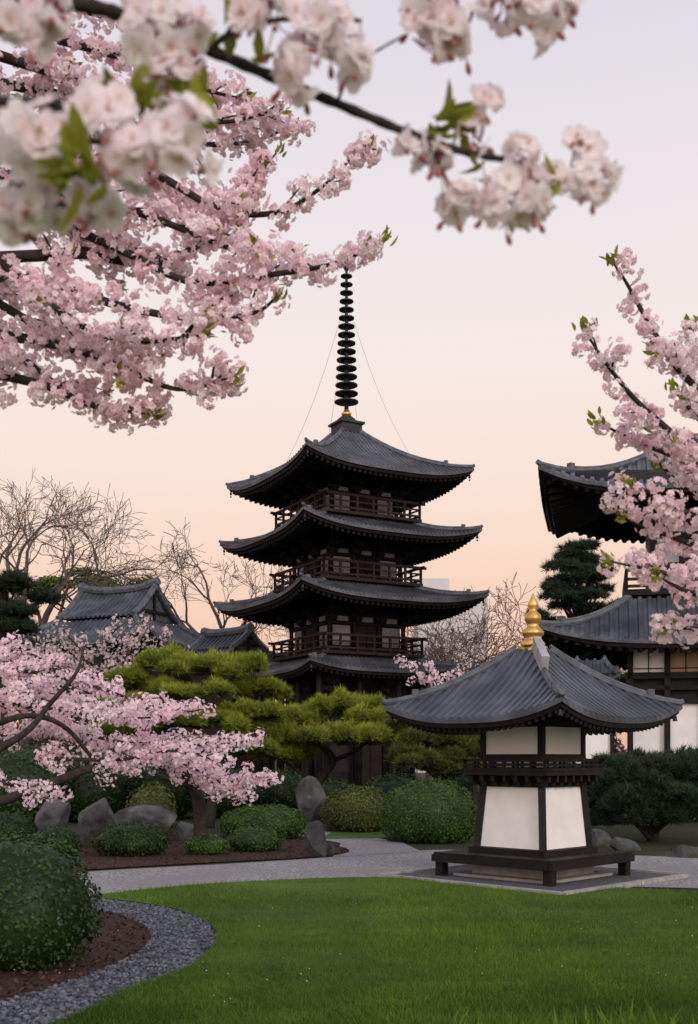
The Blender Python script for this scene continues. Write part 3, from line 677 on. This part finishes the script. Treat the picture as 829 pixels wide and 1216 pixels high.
niwaki('yellow green cloud pruned pine with winding limbs in front of the pagoda', P(385,960,d)*FL, [P(385,970,d)*FL, P(378,930,d), P(396,903,d), P(378,878,d), P(402,856,d), P(415,840,d)],
  [PD(345,855,d,105,22), PD(408,842,d,110,24), PD(460,853,d-.5,100,22), PD(368,876,d-1,110,22), PD(437,876,d-1,115,22), PD(492,872,d,95,20), PD(330,894,d-.6,95,20), PD(525,860,d+.6,85,18), PD(548,882,d+.3,80,18)])
d = 25.5
niwaki('small olive cloud pruned pine beside the white walled shrine', P(525,960,d)*FL, [P(525,970,d)*FL, P(528,920,d), P(520,890,d), P(530,870,d)],
  [PD(520,882,d,95,24), PD(552,894,d,80,22), PD(500,900,d-.6,95,22), PD(540,914,d-.5,95,22), PD(575,876,d+.4,80,22)], m=M['leafolive'], r=.09)
d = 21
niwaki('broad dark pine filling the space right of the white walled shrine', P(775,985,d)*FL, [P(775,998,d)*FL, P(780,950,d), P(765,925,d), P(770,910,d)],
  [PD(762,910,d,130,24), PD(815,915,d,110,26), PD(722,925,d-.3,90,24), PD(780,940,d-.6,130,28), PD(730,950,d-.5,100,26), PD(832,945,d,110,28), PD(800,965,d-.6,110,26), PD(850,918,d+.5,100,24), PD(752,970,d-.5,100,24)], m=M['needledark'], size=.15, n=340, r=.12, name='dark_pine', thin=.85)
# shrubs
bush('large dark round shrub in the near left corner', 24, 1158, 180, 990, M['leafdark'], leaf=.034, dens=1.5, sd=1.3, rough=.04)
bush('clipped low shrub in front of the long flat rock', 157, 1019, 88, 977, M['leafdark'], sd=2., leaf=.038)
bush('small low shrub at the bed edge beside the first gravel bend', 246, 1017, 52, 990, M['leafmid'], sd=3., leaf=.038)
bush('wide clipped green shrub behind the small spreading shrub', 314, 998, 104, 955, M['leafmid'], sd=4., leaf=.04)
bush('small spreading shrub just left of the short upright rock', 302, 1013, 66, 982, M['leafmid'], sd=5., rough=.09)
bush('olive rounded shrub behind the side path', 425, 990, 84, 932, M['leafolive'], sd=6., leaf=.046)
bush('big round clipped shrub left of the white walled shrine', 510, 1003, 114, 926, M['leafmid'], sd=7., leaf=.038, rough=.02)
bush('dark shrub under the pink branches left of the boulders', 66, 1020, 58, 982, M['leafdark'], sd=8.)
bush('dark shrub at the left edge below the boulders', 8, 1012, 70, 962, M['leafdark'], sd=9.)
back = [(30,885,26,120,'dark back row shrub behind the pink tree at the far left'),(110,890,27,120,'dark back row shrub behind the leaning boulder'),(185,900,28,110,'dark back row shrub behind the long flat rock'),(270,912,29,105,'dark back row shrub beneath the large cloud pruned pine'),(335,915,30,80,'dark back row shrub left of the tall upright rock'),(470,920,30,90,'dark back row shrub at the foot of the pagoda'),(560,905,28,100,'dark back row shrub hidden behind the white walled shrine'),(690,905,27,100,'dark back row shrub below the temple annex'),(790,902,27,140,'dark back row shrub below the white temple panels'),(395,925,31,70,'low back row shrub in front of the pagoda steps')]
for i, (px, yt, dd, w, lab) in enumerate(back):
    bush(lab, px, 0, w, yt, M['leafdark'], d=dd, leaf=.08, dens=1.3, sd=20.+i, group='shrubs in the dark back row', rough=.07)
bush('young olive shrub growing between the pink tree and the side path', 180, 0, 60, 930, M['leafolive'], d=22, leaf=.06, sd=41.)
for i, (px, dd, lab) in enumerate(((745,6.0,'tuft of long thin grass at the bottom right of the lawn'),(655,6.1,'low tuft of long thin grass at the bottom middle of the lawn'))):
    b = np.array(((px-CX)/F*dd, dd, .03)); n = 130
    pts = b+np.stack([rng.normal(0,.28,n), rng.normal(0,.12,n), np.zeros(n)], 1)
    T_G = (np.array([(-.012,0,0),(.012,0,0),(.06,.02,.6),(.22,.05,1.)]), np.array([(0,1,2),(1,3,2)]))
    o = npbuild('grass_tuft', [cloud(T_G, pts, rots(np.stack([rng.normal(0,.3,n), rng.normal(0,.3,n), np.ones(n)],1)), rng.uniform(.10,.24 if i == 0 else .16,n))], M['blade'], loc=b)
    tag(o, lab, 'grass tuft')
# rocks
def rock(label, cx, yb, w, yt, d=None, sd=1, ry=.8, lean=0.):
    d = d or CH*F/(yb-HZ); rx = w/2/F*d; d += rx*ry*.8; x = (cx-CX)/F*d; zt = CH+(HZ-yt)/F*d
    v, f = ICO[4]; v = v.copy(); r_ = np.random.default_rng(sd)
    for _ in range(11):
        n_ = unit(r_.normal(size=3)); h = r_.uniform(.42,.74); e = np.maximum(0, v@n_-h); v = v-e[:, None]*n_
    v = v*(1+.012*wob(v,5.,sd)+.018*wob(v,13.,sd+3)+.015*wob(v,29.,sd))[:, None]
    v[:, 2] = (v[:, 2]-v[:, 2].min()); v[:, 2] = v[:, 2]/v[:, 2].max()
    sc_ = 1/np.abs(v[:, 0]).max(); v[:, 0] *= sc_; v[:, 1] *= 1/np.abs(v[:, 1]).max()
    v[:, 0] += lean*v[:, 2]; q = v*np.array((rx*1.05, rx*ry, zt+.12))-np.array((0,0,.12))
    b = np.array((x, d, 0)); mb = MB(); mb.add(q+b, f)
    return tag(build('rock', mb, M['rock'], loc=b), label, 'rock')
rock('leaning grey boulder near the left side of the bed', 107, 1008, 56, 947, sd=4, lean=.15)
rock('long flat topped grey rock in the middle of the left bed', 172, 1001, 76, 956, sd=5, ry=.6)
rock('tall upright grey rock with sloping top behind the shrubs', 368, 985, 42, 921, sd=8)
rock('short upright grey rock at the edge of the path', 374, 1019, 28, 974, sd=9)
rock('small pale stone beside the short upright rock', 392, 1017, 14, 1003, sd=10)
rock('dark boulder half hidden under the pink tree at the left', 62, 998, 46, 946, sd=11)
rock('small grey stone between the long flat rock and the pine trunk', 221, 1000, 26, 975, sd=12)
rock('low grey stone at the foot of the big round shrub', 470, 1000, 24, 990, sd=13)
rock('low dark stone right of the shrine under the dark pine', 745, 1012, 40, 994, sd=14)
rock('dark stone at the right edge beside the path', 815, 1020, 44, 1003, sd=15)
rock('grey stone just right of the shrine platform', 712, 1005, 34, 984, sd=16)
# ---------------------------------------------------------------- cherry trees
def blossom_tree(root, sprays, r0, crad, fsize, nfl, spacing, twig, T, mb_mat, leaf_n=0, leaf_s=.04, fine=.003, lead=None, start=.0, leafm=None, outer=.55, fwd=.8):
    centers = []; leafp = []; leafd = []
    for sp_ in sprays:
        line = cr(sp_, 8); n = len(line); seglen = np.linalg.norm(np.diff(line, axis=0), axis=1); tot = seglen.sum(); cum = np.concatenate([[0], np.cumsum(seglen)])
        full = line if lead is None else np.vstack([cr([lead(line[0]), (lead(line[0])+line[0])/2+np.array((0,0,.12)), line[0]], 4)[:-1], line])
        rr = np.concatenate([np.full(len(full)-n, r0), np.linspace(r0, fine, n)])
        br = MB(); br.tube(full, rr, 6)
        def pt(s): return np.array([np.interp(s, cum, line[:, q]) for q in range(3)])
        nt = int(tot/twig[0])
        for i in range(nt):
            s = random.uniform(start, 1)*tot; p = pt(s); tg = pt(min(tot, s+.02))-pt(max(0, s-.02)); tg /= np.linalg.norm(tg)+1e-9
            dv = tg*fwd+np.array([random.gauss(0,.5), random.gauss(0,.6), random.gauss(0,.45)]); dv /= np.linalg.norm(dv)
            L_ = random.uniform(*twig[1])*(1.15-.6*s/tot); q1 = p+dv*L_*.5+np.array((0,0,.02)); q2 = p+dv*L_+np.array((0,0,random.uniform(-.02,.05)))
            br.tube([p, q1, q2], [fine*1.4, fine, fine*.6], 4)
            m_ = max(1, int(L_/spacing))
            for j in range(m_): centers.append(p+(q2-p)*(j+1)/m_)
            if random.random() < .5: leafp.append(q2); leafd.append(dv)
        m_ = int(tot*(1-start)/spacing)
        for j in range(m_): centers.append(pt(tot*(start+(1-start)*(j+.5)/m_))+np.array([random.gauss(0,crad*.5) for _ in range(3)]))
        leafp += [line[-1]]*3; leafd += [line[-1]-line[-2]]*3
        build('branch', br, M['bark'], root, smooth=True)
    cen = np.array(centers); N = len(cen); idx = np.repeat(np.arange(N), nfl); q = rvec(len(idx))
    cs = rng.uniform(.65,1.2,N)
    p = cen[idx]+q*(crad*cs[idx]*rng.uniform(outer,1.05,len(idx)))[:, None]
    ct = rng.uniform(-.22,.22,N)
    ch = cloud(T, p, rots(q+rng.normal(0,.35,q.shape)), fsize*rng.uniform(.75,1.2,len(idx)), np.clip(.5+ct[idx]+rng.uniform(-.35,.4,len(idx)), 0, 1))
    npbuild('blossoms', [ch], mb_mat, root)
    if leaf_n:
        lp = np.array(leafp); ld = unit(np.array(leafd)); ii = np.repeat(np.arange(len(lp)), leaf_n)
        dv = unit(ld[ii]+rng.normal(0,.5,(len(ii),3))+np.array((0,0,.4))); side_ = unit(np.cross(dv, rvec(len(ii)))); nn = np.cross(dv, side_)
        R = np.stack([dv, side_, nn], -1)
        npbuild('leaves', [cloud(T_LF, lp[ii]+rng.normal(0,crad*.3,(len(ii),3)), R, leaf_s*rng.uniform(.6,1.2,len(ii)))], leafm or M['leafbronze'], root)
def PX(pts, d0, d1=None):
    d1 = d0 if d1 is None else d1; n = len(pts)
    return [P(x, y, d0+(d1-d0)*i/(n-1)) for i, (x, y) in enumerate(pts)]
random.seed(5)
tl = thing('cherry_tree', 'pink blossoming cherry tree overhanging the upper left', 'cherry tree', (-2.9,4.7,0))
mb = MB(); mb.tube(cr([(-2.9,4.7,0),(-2.85,4.65,1.5),(-2.7,4.7,3.),(-2.6,4.6,4.7),(-2.3,4.0,5.6)],6), np.linspace(.2,.06,25), 10); build('trunk', mb, M['bark'], tl, smooth=True)
def leadL(p): return np.array((-2.72, 4.68, min(4.4, max(1.6, p[2]-.35))))
spr = [PX(q, a, b) for q, a, b in (
 ([(-20,240),(60,262),(150,300),(230,335),(330,325),(400,312),(455,287)],4.7,4.2),
 ([(-20,150),(80,178),(180,205),(260,248),(330,252),(385,220),(420,185)],4.8,4.6),
 ([(-20,330),(80,345),(150,365),(230,378),(300,372),(330,352)],4.5,4.3),
 ([(-20,395),(60,408),(140,434),(210,462),(275,448)],4.5,4.3),
 ([(-20,440),(60,460),(110,482),(180,492)],4.6,4.4),
 ([(-20,60),(80,92),(180,125),(260,145),(330,130)],4.9,5.0),
 ([(-20,95),(100,120),(200,165),(290,170),(345,150)],5.2,5.2),
 ([(100,300),(190,312),(255,275),(300,215),(328,182)],4.6,4.9),
 ([(-20,290),(70,370),(150,405),(240,398)],4.4,4.2),
 ([(-20,20),(60,45),(150,70),(240,105),(290,118)],5.0,5.1),
 ([(-20,200),(90,232),(180,258),(290,300),(350,300)],4.4,4.5),
 ([(-20,350),(50,390),(110,422),(170,426)],4.9,4.8),
 ([(-20,130),(40,150),(120,200),(190,235),(240,290)],5.3,5.0),
 ([(-20,380),(40,435),(90,470)],5.,4.9),
 ([(-20,-30),(60,0),(130,20),(200,20)],5.2,5.2))]
blossom_tree(tl, spr, .024, .054, .0185, 20, .062, (.12,(.12,.34)), T_FL, M['bloom'], 4, .05, .0045, leadL, fwd=1.15)
shade_sprays = [[(-2.35,4.05,5.5),(-1.4,3.6,5.75),(-.3,3.4,5.9),(.9,3.4,6.0)],[(-2.35,4.05,5.5),(-1.3,4.2,5.9),(-.2,4.3,6.1),(1.2,4.2,6.2),(2.2,4.0,6.2)],[(-2.35,4.05,5.5),(-1.8,3.6,6.1),(-.8,3.6,6.6),(.6,3.8,6.9)]]  # added unseen crown sprays overhead, there to shade the front lawn
blossom_tree(tl, [[np.array(q) for q in s] for s in shade_sprays], .04, .12, .034, 14, .14, (.16,(.25,.6)), T_SI, M['bloom'], 0, fine=.008)
tr = thing('cherry_tree', 'pink blossoming cherry tree reaching in from the right edge', 'cherry tree', (2.9,4.9,0))
mb = MB(); mb.tube(cr([(2.9,4.9,0),(2.85,4.85,1.2),(2.7,4.9,2.5),(2.75,4.9,3.6)],6), np.linspace(.17,.05,19), 10); build('trunk', mb, M['bark'], tr, smooth=True)
def leadR(p): return np.array((2.74, 4.88, max(1., min(3.4, p[2]-.4))))
spr = [PX([(x+6, y+14) for x, y in q], a, b) for q, a, b in (
 ([(865,485),(800,425),(762,365),(738,322),(722,298)],4.6,4.4),
 ([(865,575),(800,508),(750,462),(712,415),(688,378)],4.5,4.4),
 ([(865,560),(800,530),(745,508),(706,488)],4.7,4.6),
 ([(865,620),(800,590),(744,560)],4.6,4.4),
 ([(865,650),(795,625),(734,602)],4.7,4.5),
 ([(865,690),(790,668),(720,653)],4.6,4.4),
 ([(865,700),(815,690),(778,672)],4.4,4.3),
 ([(865,745),(815,732),(784,736)],4.6,4.5),
 ([(865,440),(830,410),(815,375)],4.8,4.7),
 ([(865,520),(825,485),(795,450)],4.9,4.8),
 ([(865,600),(820,560),(778,542)],4.9,4.8))]
blossom_tree(tr, spr, .017, .048, .0180, 19, .056, (.13,(.08,.18)), T_FL, M['bloom'], 4, .045, .0038, leadR, fwd=1.2)
random.seed(9)
b0 = P(238,992,18)*FL
tg = thing('cherry_tree', 'low spreading pink cherry tree in the planting bed on the left', 'cherry tree', b0)
mb = MB(); mb.tube(cr([b0, P(237,960,18), P(228,930,18), P(205,912,17.8), P(150,900,17.6)],6), np.linspace(.13,.06,25), 9); build('trunk', mb, M['bark'], tg, smooth=True)
for q_, r_a, r_b in (([P(-40,965,16.), P(40,938,16.), P(100,915,16.4), P(150,900,17.6)],.08,.05), ([P(-30,905,15.6), P(30,870,15.7), P(60,835,15.9), P(90,800,16), P(100,768,16.4)],.06,.015), ([P(-30,870,15.9), P(30,850,15.9), P(75,862,16.2), P(110,900,16.6)],.05,.03)):
    l_ = cr(q_, 6); mb = MB(); mb.tube(l_, np.linspace(r_a, r_b, len(l_)), 8); build('limb', mb, M['bark'], tg, smooth=True)
spr = [PX(q, a, b) for q, a, b in (
 ([(-20,792),(50,800),(120,818),(180,838),(228,845)],17,16.5),
 ([(-20,832),(60,842),(130,852),(200,852)],16.5,16.2),
 ([(-20,875),(70,868),(150,882),(230,885),(302,880)],17.2,17),
 ([(40,900),(140,902),(210,892),(272,908)],16.6,16.4),
 ([(190,912),(260,928),(322,926)],17.5,17),
 ([(-20,925),(30,935),(62,942)],16,16),
 ([(-20,772),(30,775),(62,790)],17.4,17.2),
 ([(0,815),(80,828),(160,845)],17.8,17.8),
 ([(150,895),(215,905),(262,935),(290,945)],17.3,17.3))]
blossom_tree(tg, spr, .04, .12, .031, 24, .115, (.14,(.25,.65)), T_SI, M['bloomleft'], 0, fine=.010, fwd=1.1)
random.seed(12)
tf = thing('cherry_tree', 'faded pale cherry tree in front of the left temple hall', 'cherry tree', P(110,960,36)*FL)
mb = MB(); mb.tube([P(110,960,36)*FL, P(112,830,36), P(115,780,36)], [.2,.15,.08], 8); build('trunk', mb, M['bark'], tf)
spr = [PX(q, 36, 36+e) for q, e in (([(115,805),(80,778),(40,765)],1),([(115,805),(90,765),(70,748)],0),([(115,800),(125,765),(140,745)],-1),([(115,805),(165,768),(205,755)],0),([(115,808),(160,788),(220,778)],1),([(115,805),(60,790),(20,782)],-1),([(115,805),(150,768),(170,746)],1))]
blossom_tree(tf, spr, .06, .24, .06, 11, .28, (.22,(.4,1.0)), T_SI, M['bloomfar'], 0, fine=.014)
ts = thing('cherry_tree', 'small weeping pink cherry sprig showing above the shrine roof', 'cherry tree', P(565,960,27)*FL)
mb = MB(); mb.tube([P(565,960,27)*FL, P(560,880,27), P(545,830,27)], [.08,.06,.03], 7); build('trunk', mb, M['bark'], ts)
spr = [PX(q, 27) for q in ([(545,830),(520,806),(495,792),(472,780)],[(545,830),(535,805),(548,792)],[(545,830),(510,812),(485,806)],[(545,830),(525,815),(505,790)])]
blossom_tree(ts, spr, .02, .10, .045, 9, .14, (.25,(.15,.4)), T_SI, M['bloomleft'], 0, fine=.008, start=.2)
# near branch overhead
random.seed(17)
tn = thing('cherry_tree', 'very near cherry branch with large pale blossoms crossing the top', 'cherry tree', (-1.7,1.0,0))
mb = MB(); mb.tube(cr([(-1.7,1.,0),(-1.68,1.,1.2),(-1.55,1.05,2.2),(-1.5,1.05,2.9)],5), np.linspace(.13,.06,16), 10); build('trunk', mb, M['bark'], tn, smooth=True)
lines = []
def nb(pts, d0, d1, r0, r1, lead):
    l = cr([np.array(lead)]+PX(pts, d0, d1), 8); mb = MB(); rr = np.linspace(r0, r1, len(l))*(1+.12*np.sin(np.arange(len(l))*1.9)); mb.tube(l, rr, 8); build('branch', mb, M['bark'], tn, smooth=True); lines.append(l)
nb([(-60,-35),(20,-2),(110,8),(170,28),(250,60),(330,94),(410,127),(490,160),(550,180),(600,190),(650,203),(690,213)],1.2,1.32,.0095,.0028,(-1.53,1.05,2.5))
nb([(200,-120),(350,-50),(470,-30),(560,-28),(670,-25)],1.2,1.28,.007,.003,(-1.5,1.05,2.75))
nb([(-60,120),(40,150),(130,172),(205,175)],1.02,1.0,.006,.002,(-1.55,1.05,2.2))
nb([(-60,228),(40,240),(125,248)],1.05,1.04,.005,.002,(-1.58,1.05,2.0))
nb([(265,45),(300,28),(380,20),(430,25)],1.2,1.2,.004,.002,tuple(P(250,60,1.21)))
nb([(495,165),(520,185)],1.28,1.27,.002,.0015,tuple(P(480,157,1.28)))
nb([(420,80),(445,62),(480,42)],1.2,1.22,.002,.0012,tuple(P(400,122,1.27)))
allp = np.vstack(lines)
clus = [(200,45,1.15,19,46),(208,92,1.15,10,28),(185,10,1.15,9,30),(20,30,1.12,10,36),(60,10,1.12,8,30),(325,25,1.2,14,38),(355,78,1.2,12,34),(392,35,1.2,12,34),(420,78,1.2,6,18),(300,8,1.2,9,25),(505,18,1.25,10,26),(548,42,1.25,10,26),(598,8,1.25,9,26),(642,18,1.25,10,28),(520,55,1.25,4,14),(665,5,1.26,6,18),
 (120,150,1.0,12,44),(215,172,1.0,14,46),(160,187,1.0,10,34),(30,165,1.0,11,40),(75,175,1.0,8,34),(55,240,1.05,12,38),(118,243,1.05,9,28),(10,250,1.05,8,30),
 (572,126,1.3,4,20),(684,166,1.3,2,4),(702,216,1.3,8,24),(622,183,1.3,6,22),(590,248,1.3,9,28),(628,242,1.3,8,25),(540,242,1.3,6,22),(520,188,1.28,4,16),(484,178,1.28,4,16),(655,205,1.3,2,10),(600,215,1.3,5,22),(560,165,1.29,3,16)]
fl = [[] for _ in T_NE]; ped = MB(); cal = MB()
for (px, py, d, n, r) in clus:
    c = P(px, py, d); rw = r/F*d
    hub = allp[np.argmin(np.linalg.norm(allp-c, axis=1))]
    for j in range(n):
        q = unit(np.array([random.gauss(0,1), random.gauss(-.6,1), random.gauss(-.1,1)])); p = c+q*rw*random.uniform(.6,1.1)
        q = unit(q+np.array([random.gauss(0,.3) for _ in range(3)]))
        if n <= 2: q = unit(np.array((random.gauss(0,.2),-1,random.gauss(.1,.2)))); p = c+np.array((j*.016,0,-j*.012))
        fl[random.randrange(4)].append((p, q, random.uniform(.0155,.0195)*(1.12 if n <= 2 else 1)))
        st = hub+(c-hub)*.25; back_ = p-q*.012; ped.tube([st, (st+back_)/2+np.array((0,0,-.004)), back_], [.0009,.0007,.0008], 5, False); cal.tube([p-q*.012, p-q*.006, p-q*.001], [.0010,.0023,.0028], 6, False)
    for j in range(2):
        q = unit(np.array([random.gauss(0,.6), random.gauss(-.3,.5), -1.])); p = c+q*rw*1.1; st = hub+(c-hub)*.25
        ped.tube([st, (st+p)/2+np.array((0,0,-.003)), p], [.0010,.0008,.0009], 5, False); cal.tube([p, p+q*.005, p+q*.010, p+q*.014], [.001,.0032,.0036,.001], 7, False)
ch = []; st_ = MB()
for T, L_ in zip(T_NE, fl):
    if L_: ch.append(cloud(T, np.array([a[0] for a in L_]), rots(np.array([a[1] for a in L_])), np.array([a[2] for a in L_])))
npbuild('blossoms', ch, M['bloompale'], tn, smooth=True)
build('pedicels', ped, M['leafred'], tn, smooth=True); build('sepals', cal, M['leafred'], tn, smooth=True)
for L_ in fl:
    for p, q, s in L_:
        for j in range(7):
            dv = unit(q+np.array([random.gauss(0,.35) for _ in range(3)])); st_.tube([p+q*.001, p+dv*s*.45], [.0002,.0004], 4)
build('stamens', st_, M['stamen'], tn)
lv = [(528,135,1.29,6),(548,158,1.29,6),(515,150,1.29,4),(150,118,1.1,9),(170,100,1.12,8),(245,118,1.15,7),(225,130,1.1,6),(90,190,.98,7),(70,205,.98,6),(110,210,.98,5),(265,30,1.2,4),(575,205,1.3,3),(660,208,1.3,4),(310,60,1.2,3),(690,200,1.3,3)]
lpn = np.array([P(a, b, d) for a, b, d, n in lv for _ in range(n)]); n = len(lpn)
dv = unit(rng.normal(0,.6,(n,3))+np.array((.0,-.3,-.05))); sd = unit(np.cross(dv, np.array((0,0.3,1.))+rng.normal(0,.4,(n,3)))); R = np.stack([dv, sd, np.cross(dv, sd)], -1)
npbuild('leaves', [cloud(T_LF, lpn+rng.normal(0,.006,(n,3)), R, rng.uniform(.026,.046,n))], M['leafbronze'], tn, smooth=True)
# ---------------------------------------------------------------- world, sun, camera
w = bpy.data.worlds.new('World'); SC.world = w; w.use_nodes = True; nt = w.node_tree; Nn = nt.nodes; L = nt.links; bg = Nn['Background']
tc = Nn.new('ShaderNodeTexCoord'); sx = Nn.new('ShaderNodeSeparateXYZ'); L.new(tc.outputs['Generated'], sx.inputs[0])
rp = Nn.new('ShaderNodeValToRGB'); el = rp.color_ramp.elements
stops = [(0,(232,182,160)),(.1,(248,204,180)),(.17,(253,219,198)),(.25,(254,231,217)),(.34,(251,236,231)),(.43,(243,234,237)),(.57,(228,222,232)),(.8,(194,197,214)),(1,(182,188,210))]
el[0].position = 0; el[0].color = lin(*stops[0][1]); el[1].position = 1; el[1].color = lin(*stops[-1][1])
for p, c in stops[1:-1]: e = el.new(p); e.color = lin(*c)
L.new(sx.outputs[2], rp.inputs[0])
az, elv = math.radians(150), math.radians(24)
sky = Nn.new('ShaderNodeTexSky'); sky.sky_type = 'NISHITA'; sky.sun_disc = False; sky.sun_elevation = elv; sky.sun_rotation = az
sm = Nn.new('ShaderNodeMix'); sm.data_type = 'RGBA'; sm.blend_type = 'MULTIPLY'; sm.inputs[0].default_value = 1; L.new(sky.outputs[0], sm.inputs[6]); sm.inputs[7].default_value = (.09,.085,.08,1)
mx = Nn.new('ShaderNodeMix'); mx.data_type = 'RGBA'; mx.inputs[0].default_value = .04; L.new(rp.outputs[0], mx.inputs[6]); L.new(sm.outputs[2], mx.inputs[7])
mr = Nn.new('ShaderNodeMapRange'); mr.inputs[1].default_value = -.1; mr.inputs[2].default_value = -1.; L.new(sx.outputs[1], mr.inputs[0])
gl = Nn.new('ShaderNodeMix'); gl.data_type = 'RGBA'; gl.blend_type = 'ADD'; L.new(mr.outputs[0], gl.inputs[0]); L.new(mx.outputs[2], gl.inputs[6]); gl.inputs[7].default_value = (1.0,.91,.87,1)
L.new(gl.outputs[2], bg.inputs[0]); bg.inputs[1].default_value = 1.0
sun = bpy.data.lights.new('sun', 'SUN'); sun.energy = 1.0; sun.angle = math.radians(14); sun.color = (1,.92,.85); so = bpy.data.objects.new('sun', sun); C.objects.link(so)
so.rotation_euler = Vector((-math.sin(az)*math.cos(elv), -math.cos(az)*math.cos(elv), -math.sin(elv))).to_track_quat('-Z','Y').to_euler()
so.location = (6,-6,12)
cam = bpy.data.cameras.new('camera'); co = bpy.data.objects.new('camera', cam); C.objects.link(co); co.location = (0,0,CH); co.rotation_euler = (math.pi/2,0,0)
cam.sensor_fit = 'VERTICAL'; cam.sensor_height = 36; cam.lens = F/1216*36; cam.shift_y = (HZ-608)/1216; cam.shift_x = 0; cam.clip_start = .05; cam.clip_end = 2000
cam.dof.use_dof = True; cam.dof.focus_distance = 18; cam.dof.aperture_fstop = 6.0
SC.camera = co
SC.view_settings.view_transform = 'Standard'; SC.view_settings.look = 'None'; SC.view_settings.exposure = 0
